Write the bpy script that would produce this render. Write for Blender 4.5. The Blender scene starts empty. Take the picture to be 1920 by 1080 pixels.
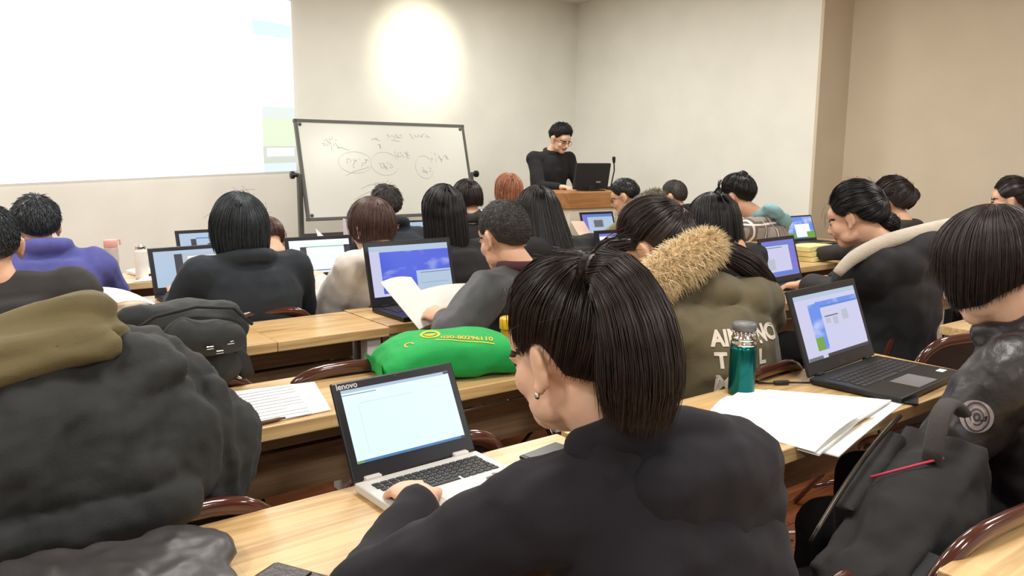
import bpy, math, random
import numpy as np
from mathutils import Vector, Matrix, noise, bvhtree
random.seed(7); rng = np.random.default_rng(7)
S = bpy.context.scene; COL = S.collection
PI = math.pi; rad = math.radians

# ------------------------------------------------------------------ camera
cam_d = bpy.data.cameras.new('camera'); cam = bpy.data.objects.new('camera', cam_d); COL.objects.link(cam)
cam_d.sensor_width = 36.0; cam_d.lens = 1500.0 / 1920 * 36; cam_d.clip_start = 0.03
_y, _p, _r = rad(36.73), rad(-9.12), rad(0.35)
_f = Vector((math.sin(_y) * math.cos(_p), math.cos(_y) * math.cos(_p), math.sin(_p)))
_r0 = Vector((math.cos(_y), -math.sin(_y), 0)); _u0 = _r0.cross(_f)
_rt = _r0 * math.cos(_r) + _u0 * math.sin(_r); _up = _u0 * math.cos(_r) - _r0 * math.sin(_r)
cam.matrix_world = Matrix(((_rt.x, _up.x, -_f.x, 0), (_rt.y, _up.y, -_f.y, 0), (_rt.z, _up.z, -_f.z, 1.38), (0, 0, 0, 1)))
S.camera = cam
# ------------------------------------------------------------------ view, world, room lamps
S.view_settings.view_transform = 'Standard'; S.view_settings.look = 'None'
S.view_settings.exposure = 0.0; S.view_settings.gamma = 1.0; S.view_settings.use_curve_mapping = False
W = bpy.data.worlds.new('world'); S.world = W; W.use_nodes = True
W.node_tree.nodes['Background'].inputs[0].default_value = (0.9, 0.92, 1, 1)
W.node_tree.nodes['Background'].inputs[1].default_value = 0.25
LAMP_POWER = 40.0
LAMPS = [(x, y) for y in (-1.6, 0.9, 3.4, 5.5) for x in (-1.4, 1.4, 4.2)]
for i, (x, y) in enumerate(LAMPS):
    l = bpy.data.lights.new('ceiling_panel_light', 'AREA'); l.shape = 'SQUARE'; l.size = 0.58
    l.energy = LAMP_POWER * (0.85 if y > 5 else 1); l.color = (1.0, 0.975, 0.925)
    o = bpy.data.objects.new('ceiling_panel_light', l); COL.objects.link(o); o.location = (x, y, 3.035)
l = bpy.data.lights.new('wall_spot_light', 'SPOT'); l.energy = 95; l.color = (1, 0.92, 0.72); l.spot_size = rad(54); l.spot_blend = 1.0
l.shadow_soft_size = 0.05
o = bpy.data.objects.new('wall_spot_light', l); COL.objects.link(o); o.location = (4.04, 5.75, 3.0)
o.rotation_euler = (Vector((4.04, 6.94, 2.40)) - Vector((4.04, 5.75, 3.0))).to_track_quat('-Z', 'Y').to_euler()

# ------------------------------------------------------------------ materials
def lin(c):
    return tuple(((v / 255) / 12.92 if v / 255 <= 0.04045 else ((v / 255 + 0.055) / 1.055) ** 2.4) for v in c) + (1,)
MATS = {}
def nodes(name):
    m = bpy.data.materials.new(name); m.use_nodes = True
    t = m.node_tree; b = t.nodes['Principled BSDF']
    return m, t, b
def N(t, typ, **kw):
    n = t.nodes.new(typ)
    for k, v in kw.items():
        if k.startswith('i_'):
            n.inputs[k[2:].replace('_', ' ')].default_value = v
        else: setattr(n, k, v)
    return n
def coords(t, scale=(1, 1, 1), rnd=False):
    tc = N(t, 'ShaderNodeTexCoord'); mp = N(t, 'ShaderNodeMapping'); mp.inputs['Scale'].default_value = scale
    if rnd:
        oi = N(t, 'ShaderNodeObjectInfo'); ad = N(t, 'ShaderNodeVectorMath', operation='ADD')
        mu = N(t, 'ShaderNodeMath', operation='MULTIPLY'); mu.inputs[1].default_value = 37.0
        t.links.new(oi.outputs['Random'], mu.inputs[0]); t.links.new(tc.outputs['Object'], ad.inputs[0]); t.links.new(mu.outputs[0], ad.inputs[1])
        t.links.new(ad.outputs[0], mp.inputs['Vector'])
    else: t.links.new(tc.outputs['Object'], mp.inputs['Vector'])
    return mp
def mat(name, c, rough=0.6, var=0.12, scale=8.0, bump=0.0, bscale=None, metal=0.0, spec=0.4, sheen=0.0, stretch=(1, 1, 1), trans=0.0, coat=0.0):
    if name in MATS: return MATS[name]
    m, t, b = nodes(name); L = lin(c)
    mp = coords(t, stretch)
    nz = N(t, 'ShaderNodeTexNoise', i_Scale=scale, i_Detail=4.0); t.links.new(mp.outputs[0], nz.inputs['Vector'])
    r = N(t, 'ShaderNodeValToRGB'); r.color_ramp.elements[0].position = 0.3; r.color_ramp.elements[1].position = 0.7
    r.color_ramp.elements[0].color = tuple(v * (1 - var) for v in L[:3]) + (1,)
    r.color_ramp.elements[1].color = tuple(min(1, v * (1 + var)) for v in L[:3]) + (1,)
    t.links.new(nz.outputs['Fac'], r.inputs[0]); t.links.new(r.outputs[0], b.inputs['Base Color'])
    b.inputs['Roughness'].default_value = rough; b.inputs['Metallic'].default_value = metal
    b.inputs['Specular IOR Level'].default_value = spec; b.inputs['Sheen Weight'].default_value = sheen
    b.inputs['Transmission Weight'].default_value = trans; b.inputs['Coat Weight'].default_value = coat
    if bump:
        n2 = N(t, 'ShaderNodeTexNoise', i_Scale=bscale or scale * 6, i_Detail=3.0); t.links.new(mp.outputs[0], n2.inputs['Vector'])
        bp = N(t, 'ShaderNodeBump', i_Strength=bump, i_Distance=0.01); t.links.new(n2.outputs['Fac'], bp.inputs['Height'])
        t.links.new(bp.outputs[0], b.inputs['Normal'])
    MATS[name] = m; return m
def wood(name, c1, c2, cell=(0.55, 0.065), rough=0.4, grain=0.35, rnd=True, axis='X', coat=0.0):
    if name in MATS: return MATS[name]
    m, t, b = nodes(name)
    mp = coords(t, (1, 1, 1), rnd)
    br = N(t, 'ShaderNodeTexBrick', offset=0.37, squash=1.0)
    br.inputs['Color1'].default_value = lin(c1); br.inputs['Color2'].default_value = lin(c2)
    br.inputs['Mortar'].default_value = lin(tuple(v * 0.86 for v in c1)); br.inputs['Scale'].default_value = 1.0
    br.inputs['Mortar Size'].default_value = 0.0006; br.inputs['Brick Width'].default_value = cell[0]; br.inputs['Row Height'].default_value = cell[1]
    sw = N(t, 'ShaderNodeMapping')
    if axis == 'Z': sw.inputs['Rotation'].default_value = (rad(90), 0, 0)
    t.links.new(mp.outputs[0], sw.inputs['Vector']); t.links.new(sw.outputs[0], br.inputs['Vector'])
    st = N(t, 'ShaderNodeMapping'); st.inputs['Scale'].default_value = (1.6, 34, 34); t.links.new(mp.outputs[0], st.inputs['Vector'])
    nz = N(t, 'ShaderNodeTexNoise', i_Scale=1.3, i_Detail=5.0, i_Distortion=1.2); t.links.new(st.outputs[0], nz.inputs['Vector'])
    st2 = N(t, 'ShaderNodeMapping'); st2.inputs['Scale'].default_value = (1.2, 5, 5); t.links.new(mp.outputs[0], st2.inputs['Vector'])
    nk = N(t, 'ShaderNodeTexNoise', i_Scale=2.2, i_Detail=2.0, i_Distortion=0.6); t.links.new(st2.outputs[0], nk.inputs['Vector'])
    rk = N(t, 'ShaderNodeValToRGB'); rk.color_ramp.elements[0].position = 0.55; rk.color_ramp.elements[1].position = 0.8
    rk.color_ramp.elements[0].color = (1, 1, 1, 1); rk.color_ramp.elements[1].color = (0.62, 0.5, 0.36, 1); t.links.new(nk.outputs['Fac'], rk.inputs[0])
    rg = N(t, 'ShaderNodeValToRGB'); rg.color_ramp.elements[0].position = 0.32; rg.color_ramp.elements[1].position = 0.62
    rg.color_ramp.elements[0].color = (1 - grain, 1 - grain * 1.15, 1 - grain * 1.35, 1); rg.color_ramp.elements[1].color = (1, 1, 1, 1)
    t.links.new(nz.outputs['Fac'], rg.inputs[0])
    mx = N(t, 'ShaderNodeMix', data_type='RGBA', blend_type='MULTIPLY'); mx.inputs['Factor'].default_value = 1
    t.links.new(br.outputs['Color'], mx.inputs['A']); t.links.new(rg.outputs[0], mx.inputs['B'])
    m2 = N(t, 'ShaderNodeMix', data_type='RGBA', blend_type='MULTIPLY'); m2.inputs['Factor'].default_value = 0.8
    t.links.new(mx.outputs['Result'], m2.inputs['A']); t.links.new(rk.outputs[0], m2.inputs['B'])
    t.links.new(m2.outputs['Result'], b.inputs['Base Color'])
    b.inputs['Roughness'].default_value = rough; b.inputs['Coat Weight'].default_value = coat; b.inputs['Coat Roughness'].default_value = 0.25
    bp = N(t, 'ShaderNodeBump', i_Strength=0.08, i_Distance=0.004); t.links.new(nz.outputs['Fac'], bp.inputs['Height']); t.links.new(bp.outputs[0], b.inputs['Normal'])
    MATS[name] = m; return m
def em(name, c, strength=1.0, c2=None, scale=6, ramp=(0.45, 0.65), stretch=(1, 1, 1)):
    if name in MATS: return MATS[name]
    m, t, b = nodes(name); b.inputs['Base Color'].default_value = (0.02, 0.02, 0.02, 1); b.inputs['Roughness'].default_value = 0.35
    b.inputs['Emission Color'].default_value = lin(c); b.inputs['Emission Strength'].default_value = strength
    if c2:
        mp = coords(t, stretch); nz = N(t, 'ShaderNodeTexNoise', i_Scale=scale, i_Detail=5.0); t.links.new(mp.outputs[0], nz.inputs['Vector'])
        r = N(t, 'ShaderNodeValToRGB'); r.color_ramp.elements[0].position = ramp[0]; r.color_ramp.elements[1].position = ramp[1]
        r.color_ramp.elements[0].color = lin(c); r.color_ramp.elements[1].color = lin(c2)
        t.links.new(nz.outputs['Fac'], r.inputs[0]); t.links.new(r.outputs[0], b.inputs['Emission Color'])
    MATS[name] = m; return m
def plaid(name, base, dark, light):
    m, t, b = nodes(name); mp = coords(t, (1, 1, 1)); sx = N(t, 'ShaderNodeSeparateXYZ'); t.links.new(mp.outputs[0], sx.inputs[0])
    cur = None
    for ax, per, width, colr in (('X', .11, .18, dark), ('Z', .11, .18, dark), ('X', .11, .05, light), ('Z', .11, .05, light)):
        md = N(t, 'ShaderNodeMath', operation='PINGPONG'); md.inputs[1].default_value = per / 2; t.links.new(sx.outputs[ax], md.inputs[0])
        ls = N(t, 'ShaderNodeMath', operation='LESS_THAN'); ls.inputs[1].default_value = per / 2 * width * 2; t.links.new(md.outputs[0], ls.inputs[0])
        mx = N(t, 'ShaderNodeMix', data_type='RGBA'); t.links.new(ls.outputs[0], mx.inputs['Factor'])
        if cur is None: mx.inputs['A'].default_value = lin(base)
        else: t.links.new(cur, mx.inputs['A'])
        mx.inputs['B'].default_value = lin(colr); cur = mx.outputs['Result']
    t.links.new(cur, b.inputs['Base Color']); b.inputs['Roughness'].default_value = 0.9; MATS[name] = m; return m

M_wall = mat('painted_wall', (229, 230, 222), .85, .03, 3, .05, 60)
M_wall2 = mat('shaded_wall', (202, 190, 170), .85, .03, 3, .05, 60)  # dimmer light on the return and side wall is put into this colour
M_ceil = mat('ceiling_paint', (228, 224, 212), .9, .02)
M_floor = wood('floor_wood', (150, 92, 55), (128, 74, 44), (1.1, .12), .35, .4)
M_desk = wood('pine_board', (226, 194, 144), (212, 176, 122), (.62, .075), .33, .34, coat=.25)
M_panel = wood('panel_board_wood', (178, 150, 118), (160, 132, 102), (.7, .12), .55, .35, axis='Z')
M_white = mat('white_metal', (225, 224, 218), .4, .03, 5)
M_steel = mat('dark_bolt', (60, 55, 50), .35, .1, 20, metal=.8)
M_brown = mat('brown_lacquer', (72, 34, 26), .16, .15, 6, coat=.8)
M_blackv = mat('black_vinyl', (30, 27, 28), .45, .15, 20, .15, 120)
M_black = mat('black_plastic', (26, 27, 30), .38, .08, 10)
M_blackm = mat('black_matte', (30, 31, 34), .65, .1, 10)
M_bezel = mat('black_bezel', (28, 31, 38), .3, .06, 10)
M_silver = mat('silver_deck', (214, 212, 208), .35, .03, 10, metal=.2)
M_key = mat('key_cap', (48, 48, 50), .5, .06, 30)
M_paper = mat('white_paper', (246, 246, 242), .85, .02, 8)
M_cream = mat('cream_paper', (238, 226, 160), .8, .04, 10)
M_chrome = mat('chrome', (220, 220, 218), .12, .02, 5, metal=1.0)
M_ink = mat('marker_ink', (176, 178, 176), .7, .1, 20)
M_graytext = mat('print_ink', (110, 110, 112), .8, .1, 60)

# ------------------------------------------------------------------ mesh helpers
class G:
    """collects shapes; build() links them as ONE mesh object"""
    def __init__(s): s.V = []; s.F = []; s.M = []; s.n = 0
    def add(s, V, F, m=0):
        V = np.asarray(V, float).reshape(-1, 3)
        for f in F: s.F.append(tuple(int(i) + s.n for i in f)); s.M.append(m)
        s.V.append(V); s.n += len(V); return s
    def box(s, c, d, m=0, R=None):
        h = np.array(d) / 2
        V = np.array([(x, y, z) for x in (-1, 1) for y in (-1, 1) for z in (-1, 1)]) * h
        if R is not None: V = V @ np.array(R).T
        return s.add(V + np.array(c), [(0, 1, 3, 2), (4, 6, 7, 5), (0, 4, 5, 1), (2, 3, 7, 6), (0, 2, 6, 4), (1, 5, 7, 3)], m)
    def b2(s, a, b, m=0):
        a = np.array(a, float); b = np.array(b, float); return s.box((a + b) / 2, b - a, m)
    def quad(s, pts, m=0): return s.add(pts, [tuple(range(len(pts)))], m)
    def rings(s, R, m=0, caps=True, closed=False):
        R = [np.asarray(r) for r in R]; k = len(R[0]); F = []
        nr = len(R)
        for i in range(nr if closed else nr - 1):
            a = i * k; b = ((i + 1) % nr) * k
            for j in range(k):
                j2 = (j + 1) % k; F.append((a + j, a + j2, b + j2, b + j))
        if caps and not closed: F.append(tuple(range(k))[::-1]); F.append(tuple((nr - 1) * k + j for j in range(k)))
        return s.add(np.concatenate(R), F, m)
    def tube(s, P, r, m=0, k=8, closed=False, flat=None):
        P = np.asarray(P, float); n = len(P); r = np.broadcast_to(np.asarray(r, float), (n,))
        T = np.gradient(P, axis=0)
        if closed: T = np.roll(P, -1, 0) - np.roll(P, 1, 0)
        T /= np.linalg.norm(T, axis=1)[:, None] + 1e-12
        ref = np.array([0, 0, 1.0]) if abs(T[:, 2]).mean() < .8 else np.array([0, 1.0, 0]); R = []
        u = None
        for i in range(n):
            u = np.cross(T[i], ref) if u is None else u - T[i] * (u @ T[i])
            u /= np.linalg.norm(u) + 1e-12; v = np.cross(T[i], u)
            a = np.arange(k) * 2 * PI / k
            e = (1, 1) if flat is None else flat
            R.append(P[i] + r[i] * (np.cos(a)[:, None] * u * e[0] + np.sin(a)[:, None] * v * e[1]))
        return s.rings(R, m, True, closed)
    def lathe(s, prof, c=(0, 0, 0), m=0, k=24):
        a = np.arange(k) * 2 * PI / k
        R = [np.stack([r * np.cos(a), r * np.sin(a), np.full(k, z)], 1) + np.array(c) for r, z in prof]
        return s.rings(R, m)
    def ell(s, c, r, R=None, m=0, nu=14, nv=9):
        V = [(0, 0, 1)] + [(math.sin(PI * i / nv) * math.cos(2 * PI * j / nu), math.sin(PI * i / nv) * math.sin(2 * PI * j / nu), math.cos(PI * i / nv)) for i in range(1, nv) for j in range(nu)] + [(0, 0, -1)]
        F = [(0, 1 + j, 1 + (j + 1) % nu) for j in range(nu)]
        for i in range(nv - 2):
            for j in range(nu):
                a = 1 + i * nu; F.append((a + j, a + nu + j, a + nu + (j + 1) % nu, a + (j + 1) % nu))
        a = 1 + (nv - 2) * nu; F += [(a + j, len(V) - 1, a + (j + 1) % nu) for j in range(nu)]
        V = np.array(V) * np.array(r)
        if R is not None: V = V @ np.array(R).T
        return s.add(V + np.array(c), F, m)
    def cap(s, p0, p1, r0, r1, m=0, k=12):
        p0 = np.array(p0, float); p1 = np.array(p1, float); d = p1 - p0; L = np.linalg.norm(d) + 1e-9; d /= L
        P = []; r = []
        for q in (-1, -.8, -.45): P.append(p0 + d * r0 * q); r.append(r0 * max(.08, math.sqrt(max(0, 1 - q * q))))
        P.append(p0); r.append(r0); P.append(p1); r.append(r1)
        for q in (.45, .8, 1): P.append(p1 + d * r1 * q); r.append(r1 * max(.08, math.sqrt(max(0, 1 - q * q))))
        return s.tube(P, r, m, k)
    def mesh(s, name='m'):
        me = bpy.data.meshes.new(name); me.from_pydata(np.concatenate(s.V).tolist(), [], s.F)
        me.polygons.foreach_set('material_index', s.M); me.update(); return me
    def build(s, name, mats, parent=None, loc=None, rz=0, smooth=False, bevel=0, rx=0):
        o = link(name, s.mesh(name), mats, parent, loc, rz, smooth, bevel); o.rotation_euler.x = rx; return o
def link(name, me, mats, parent=None, loc=None, rz=0, smooth=False, bevel=0):
    if not isinstance(mats, (list, tuple)): mats = [mats]
    if len(me.materials) == 0:
        for m in mats: me.materials.append(m)
    if smooth: me.polygons.foreach_set('use_smooth', [True] * len(me.polygons))
    o = bpy.data.objects.new(name, me); COL.objects.link(o)
    if parent: o.parent = parent
    if loc is not None: o.location = loc
    o.rotation_euler.z = rz
    if bevel:
        b = o.modifiers.new('bevel', 'BEVEL'); b.width = bevel; b.segments = 2; b.limit_method = 'ANGLE'
    return o
def np_mesh(name, V, Q):
    me = bpy.data.meshes.new(name); V = np.asarray(V, np.float32); Q = np.asarray(Q, np.int32); k = Q.shape[1]
    me.vertices.add(len(V)); me.vertices.foreach_set('co', V.ravel())
    me.loops.add(Q.size); me.loops.foreach_set('vertex_index', Q.ravel())
    me.polygons.add(len(Q)); me.polygons.foreach_set('loop_start', np.arange(0, Q.size, k, dtype=np.int32))
    me.update(calc_edges=True); me.validate(); return me
def empty(name, loc=(0, 0, 0), rz=0):
    o = bpy.data.objects.new(name, None); COL.objects.link(o); o.location = loc; o.rotation_euler.z = rz; o.empty_display_size = .1; return o
def tag(o, label, cat, group=None):
    o['label'] = label; o['category'] = cat
    if group: o['group'] = group
    return o
def struct(o): o['kind'] = 'structure'; return o
def copy_tree(o, parent=None):
    c = o.copy(); COL.objects.link(c); c.parent = parent
    for ch in [k for k in o.children]: copy_tree(ch, c)
    return c
def strand_mesh(paths, radii, k=3):
    """paths (n,m,3) -> verts, quads of thin tapered tubes"""
    P = np.asarray(paths, float); n, m, _ = P.shape; r = np.broadcast_to(np.asarray(radii, float), (n, m))
    T = np.gradient(P, axis=1); T /= np.linalg.norm(T, axis=2, keepdims=True) + 1e-9
    ref = np.array([.31, .52, .79]); U = np.cross(T, ref); U /= np.linalg.norm(U, axis=2, keepdims=True) + 1e-9; Vv = np.cross(T, U)
    a = np.arange(k) * 2 * PI / k
    X = P[:, :, None, :] + r[:, :, None, None] * (np.cos(a)[None, None, :, None] * U[:, :, None, :] + np.sin(a)[None, None, :, None] * Vv[:, :, None, :])
    idx = np.arange(n * m * k).reshape(n, m, k); A = idx[:, :-1, :]; B = idx[:, 1:, :]
    Q = np.stack([A, np.roll(A, -1, 2), np.roll(B, -1, 2), B], -1).reshape(-1, 4)
    return X.reshape(-1, 3), Q
def grid_quads(n, m, wrap=True):
    idx = np.arange(n * m).reshape(n, m); A = idx; B = np.roll(idx, -1, 0)
    if not wrap: A = A[:-1]; B = B[:-1]
    return np.stack([A[:, :-1], A[:, 1:], B[:, 1:], B[:, :-1]], -1).reshape(-1, 4)
def remesh(g, voxel, smooth=3, decim=0):
    me = g.mesh('tmp'); o = bpy.data.objects.new('tmp', me); COL.objects.link(o)
    r = o.modifiers.new('r', 'REMESH'); r.mode = 'VOXEL'; r.voxel_size = voxel
    if smooth: sm = o.modifiers.new('s', 'SMOOTH'); sm.factor = .5; sm.iterations = smooth
    if decim: dc = o.modifiers.new('d', 'DECIMATE'); dc.ratio = decim
    dg = bpy.context.evaluated_depsgraph_get(); out = bpy.data.meshes.new_from_object(o.evaluated_get(dg))
    bpy.data.objects.remove(o); bpy.data.meshes.remove(me); out.materials.clear(); return out
def getv(me): V = np.empty(len(me.vertices) * 3, np.float32); me.vertices.foreach_get('co', V); return V.reshape(-1, 3).astype(float)
def setv(me, V): me.vertices.foreach_set('co', np.asarray(V, np.float32).ravel()); me.update()
def getn(me): V = np.empty(len(me.vertices) * 3, np.float32); me.vertex_normals.foreach_get('vector', V); return V.reshape(-1, 3).astype(float)
def wrinkle(me, amp, freq=7.0, seed=0, stretch=(1, 1, 1), sharp=True):
    V = getv(me); Nn = getn(me); d = np.empty(len(V)); o = seed * 13.7
    for i, v in enumerate(V):
        p = (v[0] * freq * stretch[0] + o, v[1] * freq * stretch[1] - o, v[2] * freq * stretch[2] + 2 * o)
        a = noise.noise(p)
        d[i] = (.35 - abs(a)) * 1.4 + .35 * noise.noise((p[0] * 2.7, p[1] * 2.7, p[2] * 2.7)) if sharp else a
    setv(me, V + Nn * (d * amp)[:, None])
def text_geo(s, size, bold=0.0):
    c = bpy.data.curves.new('t', 'FONT'); c.body = s; c.size = size; c.offset = bold; c.resolution_u = 3
    o = bpy.data.objects.new('t', c); COL.objects.link(o)
    dg = bpy.context.evaluated_depsgraph_get(); me = bpy.data.meshes.new_from_object(o.evaluated_get(dg))
    V = getv(me); F = [tuple(p.vertices) for p in me.polygons]
    bpy.data.objects.remove(o); bpy.data.curves.remove(c); bpy.data.meshes.remove(me); return V, F
# ------------------------------------------------------------------ the room
H = 3.07
struct(G().b2((-3.7, -3.3, -.06), (6.6, 7.05, -.0125)).build('floor', M_floor))
FLOOR = bpy.data.objects['floor']
pl = G().box((0, 0, 0), (1.096, .1165, .012)).mesh('plank'); pl.materials.append(M_floor)
for j in range(18):
    for i in range(4):
        o = link('plank', pl, M_floor, FLOOR, (1.1 * i + .6 + (.55 if j % 2 else 0) - .2, .66 + .12 * j, -.006), bevel=0)
struct(G().b2((-3.7, 6.94, 0), (6.05, 7.04, H)).build('wall_front', M_wall))
struct(G().b2((6.05, 3.93, 0), (6.62, 7.04, H)).build('wall_right', M_wall))
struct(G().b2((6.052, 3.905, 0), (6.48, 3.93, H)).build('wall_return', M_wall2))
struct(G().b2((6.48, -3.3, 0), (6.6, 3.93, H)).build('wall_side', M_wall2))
struct(G().b2((-3.7, -3.3, 0), (-3.6, 6.94, H)).build('wall_left', M_wall))
struct(G().b2((-3.6, -3.3, 0), (6.48, -3.2, H)).build('wall_back', M_wall))
struct(G().b2((-3.7, -3.3, H), (6.62, 7.04, H + .08)).build('ceiling', M_ceil))
struct(G().b2((-3.6, 6.925, 0), (6.05, 6.94, .09)).build('baseboard_front', M_panel))
struct(G().b2((6.035, 3.93, 0), (6.05, 6.925, .09)).build('baseboard_right', M_panel))
M_diff = em('lamp_diffuser', (255, 247, 230), 3.0)
g = G()
for sx in (-1, 1): g.box((sx * .3, 0, 0), (.02, .62, .025)); g.box((0, sx * .3, 0), (.58, .02, .025))
fr = g.mesh('frame'); fr.materials.append(M_white)
df = G().box((0, 0, .004), (.58, .58, .008)).mesh('diffuser'); df.materials.append(M_diff)
for x, y in LAMPS:
    t = tag(empty('ceiling_light', (x, y, H - .014)), 'square flush ceiling panel light with white frame', 'ceiling light', 'ceiling panel lights')
    link('frame', fr, M_white, t); link('diffuser', df, M_diff, t)
t = tag(empty('downlight', (4.04, 5.75, H)), 'small round recessed downlight aimed at the front wall', 'downlight')
G().lathe([(.045, -.03), (.06, -.03), (.062, 0), (.045, 0)]).build('rim', M_white, t)

# projected picture on the front wall
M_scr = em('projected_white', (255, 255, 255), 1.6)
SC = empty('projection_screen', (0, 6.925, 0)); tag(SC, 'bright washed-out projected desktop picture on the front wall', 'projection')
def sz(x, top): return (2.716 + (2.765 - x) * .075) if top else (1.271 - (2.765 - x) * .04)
def sq(x0, x1, a, b, m, k=0):   # a,b fractions of height
    P = []
    for x, q in ((x0, a), (x1, a), (x1, b), (x0, b)): P.append((x, -.001 * k, sz(x, False) + (sz(x, True) - sz(x, False)) * q))
    return P
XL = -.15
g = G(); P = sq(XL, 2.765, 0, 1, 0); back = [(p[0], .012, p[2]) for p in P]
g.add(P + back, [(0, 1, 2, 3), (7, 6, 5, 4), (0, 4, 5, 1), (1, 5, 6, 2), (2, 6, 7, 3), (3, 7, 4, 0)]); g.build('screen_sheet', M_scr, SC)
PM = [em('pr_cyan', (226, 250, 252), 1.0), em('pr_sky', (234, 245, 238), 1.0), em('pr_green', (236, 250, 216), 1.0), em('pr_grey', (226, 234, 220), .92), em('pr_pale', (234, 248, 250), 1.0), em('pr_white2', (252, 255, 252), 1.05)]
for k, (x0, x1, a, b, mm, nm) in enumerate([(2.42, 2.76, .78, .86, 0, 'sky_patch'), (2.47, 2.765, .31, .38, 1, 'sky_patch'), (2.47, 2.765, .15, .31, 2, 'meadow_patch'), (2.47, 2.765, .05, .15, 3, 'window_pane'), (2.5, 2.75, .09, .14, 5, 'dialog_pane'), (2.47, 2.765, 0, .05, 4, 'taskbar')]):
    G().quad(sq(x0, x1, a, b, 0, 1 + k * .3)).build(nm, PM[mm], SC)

# whiteboard on a wheeled stand
M_frame = mat('grey_frame', (78, 80, 76), .45, .06, 10)
WB = tag(empty('whiteboard', (3.262, 6.09, 0)), 'large framed whiteboard with faint handwriting, tilted back on a grey stand', 'whiteboard')
bd = empty('board', (0, .01, 1.289)); bd.parent = WB
tilt = math.atan2(.2, .77); Rb = Matrix.Rotation(-tilt, 3, 'X')
def bw(p): return np.array(p) @ np.array(Rb).T
w2, h2 = .785, .3975
bo = G(); bo.box((0, 0, 0), (2 * w2, .016, 2 * h2), 0, Rb)
BO = bo.build('writing_surface', mat('whiteboard_gloss', (203, 205, 198), .25, .02, 3), bd)
g = G()
for z in (-h2, h2): g.box(bw((0, 0, z)), (2 * w2 + .03, .03, .022), 0, Rb)
for x in (-w2, w2): g.box(bw((x, 0, 0)), (.022, .03, 2 * h2 + .02), 0, Rb)
for x in (-w2 + .03, w2 - .03):
    for z in (-h2 + .03, h2 - .03): g.ell(bw((x, -.012, z)), (.014, .008, .014))
g.build('frame', M_frame, bd)
g = G(); random.seed(5)     # faint handwriting
def scrib(cx, cz, n, w, h):
    for q in range(n):
        x0 = cx - w / 2 + w * q / n
        for s_ in range(3):
            a = np.array([x0 + random.uniform(0, w / n), cz + random.uniform(-h, h) / 2]); b_ = a + np.array([random.uniform(-.3, 1) * w / n, random.uniform(-.8, .4) * h])
            c_ = (a + b_) / 2 + np.array([random.uniform(-.01, .01), random.uniform(-.01, .01)])
            g.tube([bw((p[0], -.0092, p[1])) for p in (a, c_, b_)], .0013, 0, 4)
def line(x0, z0, x1, z1): g.tube([bw((x0 + (x1 - x0) * t_, -.0092, z0 + (z1 - z0) * t_ + .006 * math.sin(t_ * 5))) for t_ in np.linspace(0, 1, 7)], .0014, 0, 4)
def ring_(cx, cz, rx, rz_): g.tube([bw((cx + rx * math.cos(a), -.0092, cz + rz_ * math.sin(a))) for a in np.linspace(.4, 5.9, 22)], .0008, 0, 4)
scrib(-.52, .22, 4, .14, .06); scrib(-.3, .06, 5, .2, .06); scrib(-.1, .24, 3, .1, .07); scrib(.07, .29, 3, .12, .04); scrib(.32, .3, 6, .18, .04); scrib(.12, .14, 4, .14, .06)
scrib(.5, .12, 6, .18, .05); scrib(-.12, -.12, 4, .14, .04); scrib(-.05, .04, 4, .12, .05); scrib(.33, -.0, 3, .1, .05)
line(-.46, .18, -.36, .17); line(-.42, -.05, -.2, .03); line(-.38, -.25, 0, -.1); line(.04, .25, .12, .25); line(-.3, -.16, -.12, -.1); ring_(.33, .02, .09, .1); ring_(-.05, .05, .13, .1); ring_(-.32, .06, .15, .09)
hw = g.build('handwriting', M_ink, bd); hw['kind'] = 'stuff'; hw['label'] = 'faint grey marker handwriting and circles'
for sx in (-1, 1):
    G().b2((sx * .81 - .018, -.02, .06), (sx * .81 + .018, .02, 1.26)).build('post', M_frame, WB, bevel=.004)
    g = G(); g.b2((sx * .81 - .02, -.28, .05), (sx * .81 + .02, .28, .085)); g.build('foot', M_frame, WB, bevel=.004)
    g = G(); g.lathe([(.012, -.05), (.03, -.045), (.03, -.02), (.016, -.015), (.016, .02)], k=12); k_ = g.build('pivot_knob', M_black, WB, (sx * .835, 0, 1.25)); k_.rotation_euler = (0, rad(-90 * sx), 0)
    for q in (-.25, .25):
        g = G(); g.lathe([(.004, -.012), (.026, -.012), (.026, .012), (.004, .012)], k=14); k_ = g.build('caster', M_black, WB, (sx * .81, q, .026)); k_.rotation_euler = (0, rad(90), 0)
G().b2((-.81, -.012, .745), (.81, .012, .785)).build('crossbar', M_frame, WB)

# lectern at the front
M_oak = wood('lectern_oak', (176, 128, 78), (164, 116, 70), (.9, .4), .4, .25, rnd=False)
LEC = tag(empty('lectern', (4.6, 5.2, 0)), 'wood-topped lectern with pale base in front of the standing speaker', 'lectern')
pol = np.array([(-.34, -.26), (.36, -.26), (.52, 0), (.52, .32), (-.47, .32), (-.47, 0)])
def prism(p, z0, z1): return [np.column_stack([p, np.full(len(p), z0)]), np.column_stack([p, np.full(len(p), z1)])]
G().rings(prism(pol, .985, 1.118)).build('top_band', M_oak, LEC, bevel=.006)
G().rings(prism(pol * .93, .05, .985)).build('body', mat('pale_laminate', (214, 208, 192), .5, .03), LEC)
G().rings(prism(pol * .88, 0, .05)).build('plinth', M_blackm, LEC)
MO = tag(empty('desktop_monitor', (4.70, 5.16, 1.118)), 'black flat monitor seen from behind on the lectern', 'monitor')
Rm = Matrix.Rotation(rad(10), 3, 'X')
g = G(); g.box((0, 0, .125), (.39, .028, .225), 0, Rm); g.box((0, .02, .12), (.3, .03, .16), 0, Rm); g.build('housing', M_blackm, MO, bevel=.006)
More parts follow.
